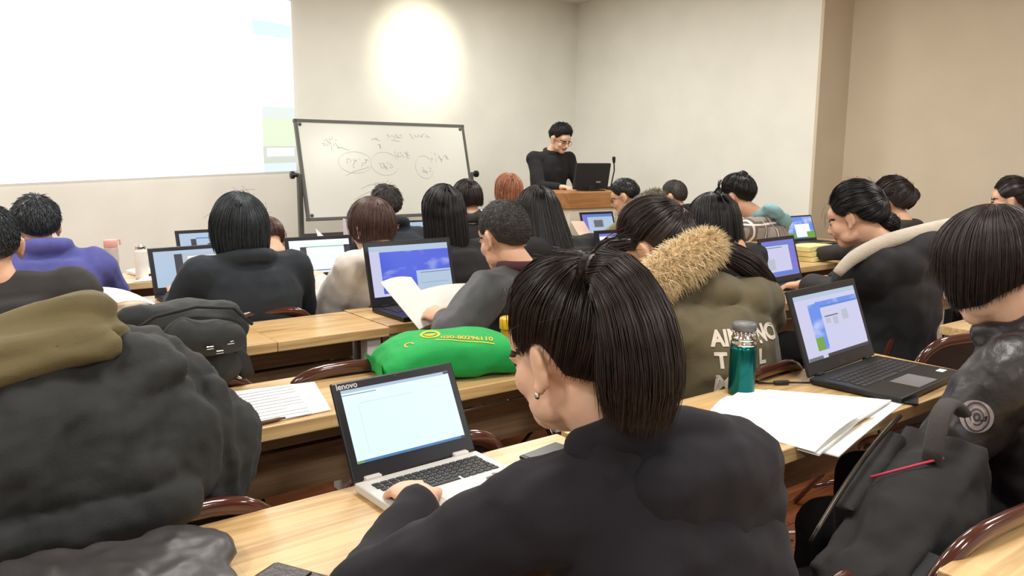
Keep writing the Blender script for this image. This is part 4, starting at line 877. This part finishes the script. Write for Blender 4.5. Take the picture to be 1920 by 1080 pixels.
person('person with brown hair bent low beside the teal-coated woman', (1.5, 4.2, .935), 10, 45, (1.55, 4.1), H_('bob', 'brown', n=240, r=.003, infl=1.12, drop=.5), dict(mat=C_brown, puff=.03), hands=hands_on(1.5, R5), seed=49, nb=(1.5, 4.08, .88), group=None)
# the speaker
lec = person('standing man with glasses and black jacket looking down at the lectern monitor', (4.815, 5.72, 1.57), 180, 24, (4.78, 5.86), H_('short', 'black', n=520, r=.0026, infl=1.18, len=.03), dict(mat=C_black, puff=.03, collar=(.066, .022, .02), lo=-.1), byaw=172, sc=1.06, sw=.185, hands=[(4.92, 5.47, 1.14), (4.62, 5.47, 1.14)], nb=(4.80, 5.83, 1.44), stand=True, vox=.007, seed=53, skin=M_skin2, group=None)
glasses(lec)
# chairs under and around the class
for x, y, rz, lab in (
    (0.87, 0.81, 16, 'under the woman in the black hoodie'),
    (2.1, 0.81, 10, 'under the woman in the bomber jacket'),
    (1.47, 0.79, -4, 'holding the black backpack'),
    (0.3, 1.64, 0, 'under the heaped dark coat'),
    (0.85, 1.68, 0, 'standing empty before the handout sheet'),
    (1.97, 1.64, 4, 'under the woman in the olive parka'),
    (0.55, 2.47, 0, 'carrying the dark buckled backpack'),
    (1.0, 2.38, -4, 'pushed under the two-board desk'),
    (1.88, 2.51, 10, 'under the man with the booklet'),
    (2.93, 1.5, -12, 'in the aisle beside the desk end'),
    (3.4, 1.92, 6, 'under the woman with the fleece hood'),
    (4.7, 2.64, 2, 'under the woman with the messy bun'),
    (5.90, 2.30, 9, 'under the woman by the side wall'),
    (4.48, 3.36, 8, 'under the woman in plaid'),
    (3.28, 2.64, 3, 'under the woman with loose black hair'),
    (4.82, 4.2, 7, 'under the man with cropped hair facing the lectern'),
    (4.22, 4.19, 10, 'under the person in pale olive'),
    (2.75, 3.35, 2, 'under the long-haired woman by the desk corner'),
    (3.26, 4.2, 2, 'under the auburn-haired person'),
    (2.11, 3.35, 2, 'under the straight-haired woman'),
    (2.79, 4.2, 2, 'under the woman with the scarf'),
    (2.27, 4.2, 2, 'under the person before the whiteboard'),
    (1.66, 3.35, 8, 'under the woman in the cream coat'),
    (1.09, 3.35, 0, 'under the woman in dark teal'),
    (0.47, 4.2, -4, 'under the man in blue-violet'),
    (0.2, 3.35, 0, 'under the man in grey-brown'),
    (1.62, 4.2, 4, 'under the person bent low')):
    chair(x, y, rz, 'brown folding chair ' + lab)
# ------------------------------------------------------------------ things on desks, chairs and floor
def soft(name, g, m, voxel, smooth, amp, freq, seed, parent=None, stretch=(1, 1, 1), loc=None):
    me = remesh(g, voxel, smooth); wrinkle(me, amp, freq, seed, stretch)
    if loc is not None: me.transform(Matrix.Translation(-Vector(loc)))
    return link(name, me, m, parent, smooth=True)
M_coat = cloth('charcoal_coat_cloth', (44, 47, 49), .8, .05, .2); M_lining = cloth('olive_lining', (112, 101, 66), .8, .05, .14)
# heaped coat over a chair
cl = Vector((.2, 1.5, .45)); COAT = tag(empty('draped_coat', cl), 'heap of charcoal coat with olive lining draped over a folding chair', 'coat')
g = G(); g.ell((.12, 1.53, .92), (.27, .13, .19)); g.ell((-.1, 1.53, .9), (.2, .13, .22)); g.ell((.34, 1.52, .88), (.11, .10, .16)); g.cap((.30, 1.52, 1.03), (.44, 1.49, .85), .055, .062); g.cap((.44, 1.49, .86), (.40, 1.46, .74), .06, .055)
g.ell((.15, 1.49, .70), (.28, .12, .24)); g.ell((.10, 1.405, .89), (.29, .065, .13)); g.ell((.30, 1.42, .88), (.11, .06, .12)); g.cap((-.14, 1.375, .805), (.30, 1.38, .805), .052, .052); g.cap((-.14, 1.385, .87), (.28, 1.39, .87), .05, .05); g.cap((.05, 1.46, 1.03), (.30, 1.46, 1.02), .05, .055); g.cap((-.1, 1.43, 1.0), (.2, 1.43, .98), .05, .05); g.cap((-.1, 1.42, .93), (.15, 1.41, .90), .05, .05)
for ln, r0, r1 in (([(.33, 1.43, 1.02), (.16, 1.385, .965), (-.12, 1.375, .93)], .03, .03), ([(.31, 1.43, .98), (.20, 1.365, .89), (.18, 1.37, .79)], .026, .022), ([(.35, 1.44, .98), (.32, 1.385, .88), (.31, 1.385, .79)], .024, .02), ([(.40, 1.46, .95), (.42, 1.44, .84), (.38, 1.42, .74)], .03, .024),
        ([(.10, 1.37, .93), (.03, 1.36, .87), (.04, 1.37, .79)], .022, .02), ([(.2, 1.41, 1.0), (.0, 1.41, .965), (-.15, 1.41, .98)], .022, .026), ([(-.06, 1.40, .88), (-.1, 1.39, .74), (-.08, 1.39, .6)], .028, .024), ([(.26, 1.41, .84), (.13, 1.39, .76), (.12, 1.375, .6)], .024, .02)):
    for a_, b_ in zip(ln[:-1], ln[1:]): g.cap(a_, b_, r0, (r0 + r1) / 2)
soft('coat_body', g, M_coat, .0075, 2, .014, 6.5, 14, COAT, (1.25, 1.0, .8), cl)
cm = bpy.data.objects['coat_body'].data; wrinkle(cm, .011, 8, 3, (2.4, 1, .45)); wrinkle(cm, .004, 24, 5, (1, 1, 1))
g = G(); g.cap((-.12, 1.47, 1.035), (.22, 1.49, 1.115), .035, .045); g.cap((-.1, 1.44, 1.01), (.2, 1.45, 1.08), .035, .045); g.cap((.22, 1.48, 1.11), (.265, 1.47, 1.06), .035, .022); g.cap((.2, 1.49, 1.12), (.25, 1.49, 1.125), .03, .012)
for ln in ([(-.12, 1.42, 1.06), (.02, 1.415, 1.085), (.2, 1.425, 1.10)], [(-.1, 1.40, 1.03), (.06, 1.40, 1.045), (.24, 1.42, 1.075)]):
    for a_, b_ in zip(ln[:-1], ln[1:]): g.cap(a_, b_, .02, .018)
lo_ = soft('coat_lining', g, M_lining, .007, 4, .014, 9, 9, COAT, (.3, 1, 1.8), cl); lo_['label'] = 'olive corduroy-like lining folded outward'
# black backpack hung on a chair in front
bl = Vector((.57, 2.2, .45)); BP = tag(empty('backpack', bl), 'dark backpack with silver buckles hung on a chair beside the coat heap', 'backpack')
g = G(); g.ell((.56, 2.22, .92), (.17, .10, .085)); g.ell((.50, 2.24, .86), (.15, .10, .12)); g.ell((.62, 2.22, .84), (.10, .09, .09)); g.cap((.42, 2.2, .97), (.66, 2.2, .95), .035, .045); g.cap((.66, 2.2, .94), (.68, 2.2, .86), .045, .035)
M_bp = cloth('black_backpack_nylon', (38, 43, 43), .7, .03); soft('pack_body', g, M_bp, .009, 3, .008, 12, 6, BP, (1, 1, 1), bl)
g = G(); g.cap((.52, 2.11, .925), (.64, 2.115, .91), .05, .045); soft('front_pocket', g, M_bp, .008, 3, .008, 12, 7, BP, (1, 1, 1), bl)
g = G(); g.tube([Vector(p) - bl for p in ((.66, 2.15, .87), (.69, 2.16, .83), (.705, 2.17, .78))], .012, 0, 8, flat=(1.6, .5)); g.build('strap', M_blackm, BP, smooth=True)
G().tube([Vector(p) - bl for p in ((.40, 2.14, .94), (.46, 2.115, .985), (.56, 2.115, 1.0), (.66, 2.125, .985), (.715, 2.15, .93))], .005, 0, 6).build('zip', M_blackm, BP, smooth=True)
for q in ((.575, 2.062, .90), (.63, 2.07, .905), (.60, 2.065, .885)): G().box(Vector(q) - bl, (.02, .006, .009)).build('buckle', M_chrome, BP, bevel=.002)
# soft dark bag and folder on the near desk
sb = Vector((.2, 1.19, .75)); BG = tag(empty('soft_bag', sb), 'crumpled dark grey plastic bag lying on the near desk', 'bag')
g = G(); g.ell((.18, 1.20, .775), (.17, .125, .03)); g.ell((.27, 1.22, .778), (.09, .1, .026)); g.ell((.09, 1.22, .785), (.09, .09, .035)); g.box((.2, 1.2, .765), (.26, .2, .024))
soft('bag_body', g, mat('grey_plastic_film', (62, 60, 62), .42, .2, 8, .1, 40), .007, 2, .010, 13, 11, BG, (1, 1, 1), sb)
g = G(); g.tube([Vector(p) - sb for p in ((.1, 1.12, .81), (.075, 1.10, .83), (.1, 1.07, .82), (.13, 1.1, .80))], .012, 0, 8, flat=(2, .5)); g.build('bag_handle', mat('grey_plastic_film', (62, 60, 62)), BG, smooth=True)
FO = empty('leather_folder', (.375, 1.045, .75)); tag(FO, 'dark brown zip folder lying beside the crumpled grey bag', 'folder')
G().box((0, 0, .008), (.14, .15, .016)).build('cover', mat('dark_leather', (44, 34, 34), .35, .2, 30, .2, 150), FO, rz=.5, bevel=.007)
G().box((0, 0, .0175), (.12, .004, .003)).build('zip', M_steel, FO, rz=.5)
# handout with print
def sheet(name, label, C4, z=.7515, th=.0012, m=M_paper, n=6, lift=None, parent=None, cat='paper', group=None, pages=1):
    """sheet through four corners (3D), slightly curved, real thickness; returns root"""
    C4 = [np.array(c if len(c) == 3 else (c[0], c[1], z), float) for c in C4]; base = sum(C4) / 4
    def pt(u, v):
        p = C4[0] * (1 - u) * (1 - v) + C4[1] * u * (1 - v) + C4[2] * u * v + C4[3] * (1 - u) * v
        if lift: p = p + np.array([0, 0, lift(u, v)])
        return p - base
    V = [pt(i / n, j / n) for i in range(n + 1) for j in range(n + 1)]; k = len(V); V2 = [v - np.array([0, 0, th]) for v in V]
    F = []; id_ = lambda i, j: i * (n + 1) + j
    for i in range(n):
        for j in range(n):
            q = (id_(i, j), id_(i + 1, j), id_(i + 1, j + 1), id_(i, j + 1)); F.append(q); F.append(tuple(x + k for x in q[::-1]))
    for a, b in [((i, 0), (i + 1, 0)) for i in range(n)] + [((i + 1, n), (i, n)) for i in range(n)] + [((0, j + 1), (0, j)) for j in range(n)] + [((n, j), (n, j + 1)) for j in range(n)]:
        A, B = id_(*a), id_(*b); F.append((A, A + k, B + k, B))
    o = G().add(V + V2, F).build(name, m, parent, base if parent is None else Vector(base) - parent.location, smooth=False)
    if label: tag(o, label, cat, group)
    return o, pt, base
def thing_at(name, label, cat, loc): return tag(empty(name, loc), label, cat)
HO = thing_at('handout', 'printed handout sheet beside the coat heap on a desk', 'paper', (.7, 1.97, .75))
sheet('page', None, [(.585, 1.825), (.80, 1.835), (.868, 2.10), (.63, 2.14)], .7535, .002, parent=HO)
g = G()
for j in range(11):
    y = .12 - j * .026; x0 = -.075 + y * .2; w_ = .15 - (.05 if j % 4 == 3 else 0)
    g.b2((x0, y - .0012, .0037), (x0 + w_, y + .0012, .0042))
pt_ = g.build('print', M_graytext, HO); pt_['kind'] = 'stuff'
PEN = thing_at('pen', 'thin brown pen at the edge of the handout sheet', 'pen', (.63, 1.822, .75)); G().tube([(-.04, -.0, .006), (.03, .008, .006), (.05, .01, .006)], [.005, .005, .002], 0, 8).build('barrel', mat('brown_pen', (96, 70, 56), .4), PEN, smooth=True)
G().tube([(-.06, -.002, .006), (-.035, .0, .006)], .0056, 0, 8).build('cap', M_blackm, PEN, smooth=True)
# green non-woven bag
gb = Vector((1.235, 1.965, .75)); GB = tag(empty('shopping_bag', gb), 'bright green non-woven bag with yellow emblem and phone number, lying on a desk', 'bag')
g = G(); ang = rad(-14); ca, sa = math.cos(ang), math.sin(ang); ex = np.array([ca, sa, 0]); ey = np.array([-sa, ca, 0])
Rg = []
for t in np.linspace(-1, 1, 15):
    k = max(0.12, (1 - abs(t) ** 4.5)) ** .5; hy = .118 * (.78 + .22 * k); hz = .058 * k + .004
    a = np.linspace(0, 2 * PI, 25)[:-1]; c = np.array([1.235, 1.965, .75 + hz + .012 * (1 - k)]) + ex * t * .215
    Rg.append(c + np.outer(np.sign(np.cos(a)) * abs(np.cos(a)) ** .5 * hy, ey) + np.outer(np.sign(np.sin(a)) * abs(np.sin(a)) ** .8 * hz, [0, 0, 1]))
g.rings(Rg); M_gb = mat('green_nonwoven', (24, 158, 76), .75, .1, 12, .25, 300)
gbo = soft('bag_body', g, M_gb, .006, 2, .008, 9, 21, GB, (1, 1, 1), gb)
for sx, sy in ((-1, -1), (-1, 1), (1, 1), (1, -1)):
    c = np.array([1.235, 1.965, .80]) + ex * sx * .212 + ey * sy * .085; d_ = ex * sx * .6 + ey * sy * .5 + np.array([0, 0, .25])
    g = G(); g.add([c - np.array(gb) + q for q in (-ey * sy * .05, d_ * .03, np.array([0, 0, -.045]), -ey * sy * .05 + np.array([0, 0, .004]), d_ * .03 + np.array([0, 0, .004]), np.array([0, .004, -.045]))], [(0, 1, 2), (5, 4, 3), (0, 3, 4, 1), (1, 4, 5, 2), (2, 5, 3, 0)]); g.build('corner_fold', M_gb, GB)
bvg = bvhtree.BVHTree.FromObject(gbo, bpy.context.evaluated_depsgraph_get()); pg = dict(child=lambda n, me, m, smooth=False: (me.transform(Matrix.Translation(-gb)), link(n, me, m, GB))[1])
ning = nrm((.35, .6, -.75)); rgg = nrm(np.cross(ning, (0, 0, 1))); upg = np.cross(rgg, ning); M_yel = mat('yellow_print', (226, 200, 50), .7); M_org = mat('orange_print', (214, 170, 60), .7)
cg = np.array([1.19, 1.93, .855])
def art(name, pts, F, dx, dy, m, lift=.002): return stick(pg, name, [(x + dx, y + dy) for x, y in pts], F, cg, rgg, upg, ning, m, bvg, np.array(gb), lift)
P_, F_ = disc_art(.022, .03); art('emblem_ring', [(x, y * 1.15) for x, y in P_], F_, -.035, .035, M_yel)
leaf = [(.018 * math.cos(t), .026 * math.sin(t)) for t in np.linspace(PI, 2 * PI, 13)]; art('emblem_leaf', leaf + [(0, -.004)], [(i, i + 1, 13) for i in range(12)], -.035, .042, M_org, .0025)
V, F = text_geo('020-80296110', .026, .0008); art('phone_number', [(v[0], v[1]) for v in V], F, -.005, -.005, M_org)
P_, F_ = disc_art(.009, .014, 20); art('emblem_curl', P_, F_[:14], -.095, -.028, M_org)
q_ = [(0, 0), (.17, .0), (.17, .003), (0, .003)]; n_ = 14; pq = [(.17 * i / n_, y) for i in range(n_ + 1) for y in (0, .003)]
art('underline', pq, [(2 * i, 2 * i + 2, 2 * i + 3, 2 * i + 1) for i in range(n_)], -.02, -.016, M_yel)
# amber jar
JA = thing_at('plastic_jar', 'amber plastic jar with yellow screw lid beside the green bag', 'jar', (1.475, 1.985, .75))
G().lathe([(.003, .002), (.030, .002), (.033, .01), (.033, .06), (.030, .068), (.030, .10), (.027, .108)]).build('jar_body', mat('amber_plastic', (196, 128, 40), .25, .1, 8), JA, smooth=True)
G().lathe([(.033, .104), (.034, .107), (.034, .135), (.031, .14), (.003, .14)]).build('lid', mat('yellow_lid', (222, 170, 40), .4), JA, smooth=True)
# green thermos
TH = thing_at('thermos_flask', 'teal green metal thermos with chrome neck and grey lid', 'thermos', (1.775, 1.325, .75))
G().lathe([(.004, 0), (.034, 0), (.0355, .006), (.0355, .125), (.034, .138)], k=32).build('flask_body', mat('teal_metallic', (14, 98, 98), .22, .1, 6, metal=.75), TH, smooth=True)
g = G(); g.lathe([(.033, .136), (.035, .139), (.035, .146), (.031, .150), (.033, .153), (.033, .160), (.028, .164), (.028, .18)], k=32)
for q in range(16): a = q * PI / 8; g.box((.0285 * math.cos(a), .0285 * math.sin(a), .172), (.004, .004, .014), 0, Matrix.Rotation(a, 3, 'Z'))
g.build('chrome_neck', M_chrome, TH, smooth=True)
G().lathe([(.028, .178), (.0325, .18), (.0325, .194), (.03, .198), (.004, .198)], k=32).build('lid', mat('grey_lid', (112, 112, 114), .4), TH, smooth=True)
# open booklet on the near right desk
BK = thing_at('open_booklet', 'thick white open booklet overhanging the desk edge beside the green thermos', 'booklet', (1.75, 1.1, .75))
lf = lambda u, v: .008 * math.sin(PI * u) + .010 * math.exp(-((u - .5) / .12) ** 2) * .4
sheet('page', None, [(1.555, .945, .742), (2.015, 1.03, .762), (1.80, 1.335, .758), (1.485, 1.205, .758)], th=.005, n=10, parent=BK, lift=lf)
sheet('page', None, [(1.60, .925, .733), (2.065, 1.015, .754), (1.86, 1.30, .753), (1.50, 1.18, .753)], th=.003, n=10, parent=BK, lift=lambda u, v: .004 * math.sin(PI * u))
sheet('page', None, [(1.545, .95, .748), (1.80, .985, .772), (1.66, 1.28, .771), (1.475, 1.205, .764)], th=.0015, n=10, parent=BK, lift=lambda u, v: .012 * math.sin(PI * u * .9))
PH = thing_at('phone', 'dark smartphone sticking out from under the open booklet', 'phone', (2.10, 1.04, .75)); G().box((0, 0, .0045), (.07, .13, .008)).build('phone_body', M_black, PH, rz=-1.1, bevel=.003); G().box((0, 0, .0088), (.06, .115, .0006)).build('glass', M_bezel, PH, rz=-1.1)
PH2 = thing_at('phone', 'dark smartphone lying right of the silver laptop', 'phone', (1.05, 1.268, .75)); G().box((0, 0, .0045), (.07, .12, .008)).build('phone_body', M_black, PH2, rz=-1.4, bevel=.003); G().box((0, 0, .0088), (.06, .105, .0006)).build('glass', M_bezel, PH2, rz=-1.4)
CB = thing_at('power_cable', 'black power cable with plug running behind the green thermos', 'cable', (1.95, 1.3, .75))
G().tube([(.05, -.04, .008), (0, .0, .008), (-.03, .02, .006), (-.06, .05, .005), (-.04, .08, .004)], .003, 0, 6).build('cord', M_black, CB, smooth=True); G().cap((0, 0, .008), (-.03, .018, .008), .007, .006).build('plug', M_black, CB, smooth=True)
# backpack on the chair
bk = Vector((1.5, .74, .46)); BR = tag(empty('backpack', bk), 'black backpack with padded top handle and red piping leaning on a chair', 'backpack')
e1 = nrm((.92, .10, .40)); e2 = nrm(np.cross((0, 0, 1), e1)); e3 = np.cross(e1, e2); RR = np.column_stack([e1, e2, e3]); c0 = np.array([1.57, .745, .61])
g = G(); g.box(c0, (.46, .17, .22), 0, RR); g.ell(c0 + e1 * .02, (.25, .12, .15), RR); g.ell(c0 - e1 * .2, (.12, .1, .13), RR)
soft('pack_body', g, cloth('black_pack_canvas', (30, 28, 30), .8, .03), .009, 7, .008, 10, 31, BR, (1, 1, 1), bk)
g = G(); g.box(c0 + e2 * .085 + e3 * .03 + e1 * .05, (.26, .05, .2), 0, RR); soft('front_pocket', g, cloth('black_pack_canvas', (30, 28, 30)), .008, 5, .006, 10, 33, BR, (1, 1, 1), bk)
def rel(p): return np.array(p) - np.array(bk)
G().tube([rel(c0 + e1 * (.1 + .17 * q) + e3 * (.145 + .075 * math.sin(PI * q)) - e2 * .02) for q in np.linspace(0, 1, 13)], .02, 0, 10, flat=(1, .55)).build('top_handle', cloth('grey_webbing', (70, 66, 66), .8), BR, smooth=True)
G().tube([rel(c0 + e1 * (.0 + .11 * q) + e3 * .152 + e2 * (.06 - .1 * q)) for q in np.linspace(0, 1, 5)], .0028, 0, 6).build('red_piping', mat('red_piping', (168, 40, 70), .6), BR, smooth=True)
G().tube([rel(c0 + e1 * (-.2 + .42 * q) + e3 * (.14 + .02 * math.sin(PI * q)) + e2 * .09) for q in np.linspace(0, 1, 11)], .006, 0, 6).build('zip', M_steel, BR, smooth=True)
G().tube([rel(c0 - e1 * .1 + e3 * .1 - e2 * .1), rel(c0 - e1 * .25 + e3 * .09 - e2 * .06), rel(c0 - e1 * .33 + e3 * .0)], .016, 0, 8, flat=(1.4, .5)).build('shoulder_strap', M_blackm, BR, smooth=True)
# cables on the floor
FC = thing_at('floor_cable', 'white extension cable lying on the wooden floor', 'cable', (2.45, 1.65, 0)); G().tube([(-.3, .12, .005), (-.05, .05, .005), (.1, -.03, .005), (.3, -.05, .005), (.6, .1, .005)], .005, 0, 6).build('cord', M_white, FC, smooth=True); G().box((-.34, .135, .018), (.09, .045, .035), 0, Matrix.Rotation(-.3, 3, 'Z')).build('socket_block', M_white, FC, bevel=.004)
FA = thing_at('power_adapter', 'black power adapter with cord coiled on the wooden floor', 'power adapter', (2.36, 1.78, 0)); G().box((0, 0, .016), (.11, .05, .032)).build('adapter_body', M_black, FA, bevel=.005); G().tube([(.05 + .08 * math.sin(t * 2) + .03 * t, -.05 * t + .05 * math.cos(t * 3), .004 + .006 * abs(math.sin(3 * t))) for t in np.linspace(0, 3, 30)], .003, 0, 6).build('cord', M_black, FA, smooth=True)
# the man's booklet
MB = thing_at('held_booklet', 'white booklet held open by the man in the slate jacket', 'booklet', (1.55, 2.6, .75))
sheet('page', None, [(1.475, 2.555, .752), (1.60, 2.575, .755), (1.515, 2.68, .93), (1.372, 2.66, .925)], th=.003, n=8, parent=MB, lift=lambda u, v: .01 * math.sin(PI * u))
sheet('page', None, [(1.60, 2.572, .755), (1.70, 2.59, .765), (1.75, 2.66, .888), (1.53, 2.665, .875)], th=.003, n=8, parent=MB, lift=lambda u, v: .008 * math.sin(PI * u))
# desk things at the back
TW = thing_at('thermos_flask', 'white vacuum flask with steel lid on the desk before the man in blue', 'thermos', (.93, 4.50, .75)); G().lathe([(.004, 0), (.03, 0), (.032, .006), (.031, .14), (.027, .152)]).build('flask_body', mat('white_enamel', (226, 222, 214), .3), TW, smooth=True); G().lathe([(.026, .15), (.026, .172), (.022, .178), (.004, .178)]).build('lid', M_chrome, TW, smooth=True)
g = G(); g.tube([(.031, 0, .15), (.045, .0, .135), (.04, 0, .11), (.032, 0, .105)], .003, 0, 6); g.build('strap', M_white, TW)
PK = thing_at('drink_bottle', 'clear drink bottle with pink lid beside the white flask', 'bottle', (.815, 4.64, .75)); G().lathe([(.004, 0), (.033, 0), (.036, .01), (.036, .15), (.03, .165)]).build('bottle_body', mat('frosted_clear', (216, 206, 200), .2, trans=.4), PK, smooth=True); G().lathe([(.033, .16), (.034, .162), (.034, .195), (.03, .2), (.004, .2)]).build('lid', mat('pink_plastic', (222, 166, 156), .4), PK, smooth=True); G().tube([(.03, 0, .19), (.045, 0, .2), (.047, 0, .17)], .005, 0, 6).build('loop', mat('pink_plastic', (222, 166, 156)), PK)
sheet('open_book', 'white open book behind the white flask', [(.93, 4.56), (1.2, 4.56), (1.2, 4.74), (.9, 4.74)], .768, .014, n=8, cat='book', lift=lambda u, v: .012 * abs(math.sin(2 * PI * u)))
sheet('loose_paper', 'loose white sheets at the edge of the desk below the white flask', [(.86, 4.375), (1.14, 4.375), (1.16, 4.50), (.95, 4.53)], .7545, .003, n=6, lift=lambda u, v: .004 * u)
sheet('curled_page', 'white page curling up beside the elbow of the man in blue', [(.63, 3.56, .79), (.80, 3.54, .755), (.80, 3.72, .755), (.58, 3.72, .84)], th=.003, n=8, lift=lambda u, v: .02 * math.sin(PI * u))
sheet('leaning_sheet', 'white sheet standing up beyond the white-slide laptop', [(1.93, 4.44, .752), (2.02, 4.46, .752), (1.98, 4.52, .90), (1.90, 4.50, .97)], th=.002, n=4)
sheet('upright_folder', 'pale upright folder beside the brown-haired woman in cream', [(2.08, 4.50, .752), (2.2, 4.52, .752), (2.2, 4.55, 1.0), (2.09, 4.53, 1.02)], th=.006, n=3, cat='folder', m=mat('pale_lilac_card', (214, 208, 222), .7))
CU = thing_at('paper_cup', 'white paper cup before the laptop in front of the lectern', 'cup', (4.13, 4.45, .75)); G().lathe([(.004, 0), (.026, 0), (.036, .09), (.038, .092), (.034, .09), (.025, .008), (.004, .006)]).build('cup_wall', M_paper, CU, smooth=True)
sheet('leaning_leaflet', 'pinkish printed leaflet leaning near the paper cup', [(4.0, 4.45, .752), (4.14, 4.47, .752), (4.08, 4.56, .92), (3.93, 4.54, .93)], th=.003, n=4, m=mat('pink_leaflet', (232, 208, 192), .7))
PB_ = Vector((4.32, 2.98, .75)); PBG = tag(empty('plastic_bag', PB_), 'knotted white plastic bag with pinkish contents on the desk', 'bag'); g = G(); g.ell((4.32, 2.98, .80), (.075, .07, .055)); g.cap((4.32, 2.98, .84), (4.29, 2.96, .90), .03, .012); g.cap((4.32, 2.98, .84), (4.36, 2.99, .885), .03, .014); soft('bag_body', g, mat('white_film', (236, 222, 212), .4, .06, 12), .006, 1, .012, 22, 41, PBG, (1, 1, 1), PB_); g = G(); g.tube([Vector(p) - PB_ for p in ((4.27, 2.95, .87), (4.235, 2.94, .92), (4.22, 2.95, .915), (4.25, 2.96, .86))], .006, 0, 6); g.build('bag_handle', mat('white_film', (236, 222, 212)), PBG, smooth=True)
for k in range(3): sheet('envelope', ('bottom', 'middle', 'topmost')[k] + ' pale yellow envelope of the stack beside the knotted plastic bag', [(4.52 - .01 * k, 2.88 + .01 * k), (4.80, 2.88 + .012 * k), (4.79, 3.06), (4.50, 3.07)], .75 + .032 * (k + 1) - .002, .028, n=4, m=M_cream, cat='envelope', group='yellow envelopes', lift=lambda u, v: .004 * math.sin(PI * u))
sheet('loose_paper', 'white papers on the desk beyond the bob-haired woman', [(4.2, 2.14), (4.52, 2.14), (4.5, 2.36), (4.18, 2.36)], .756, .005, n=4)
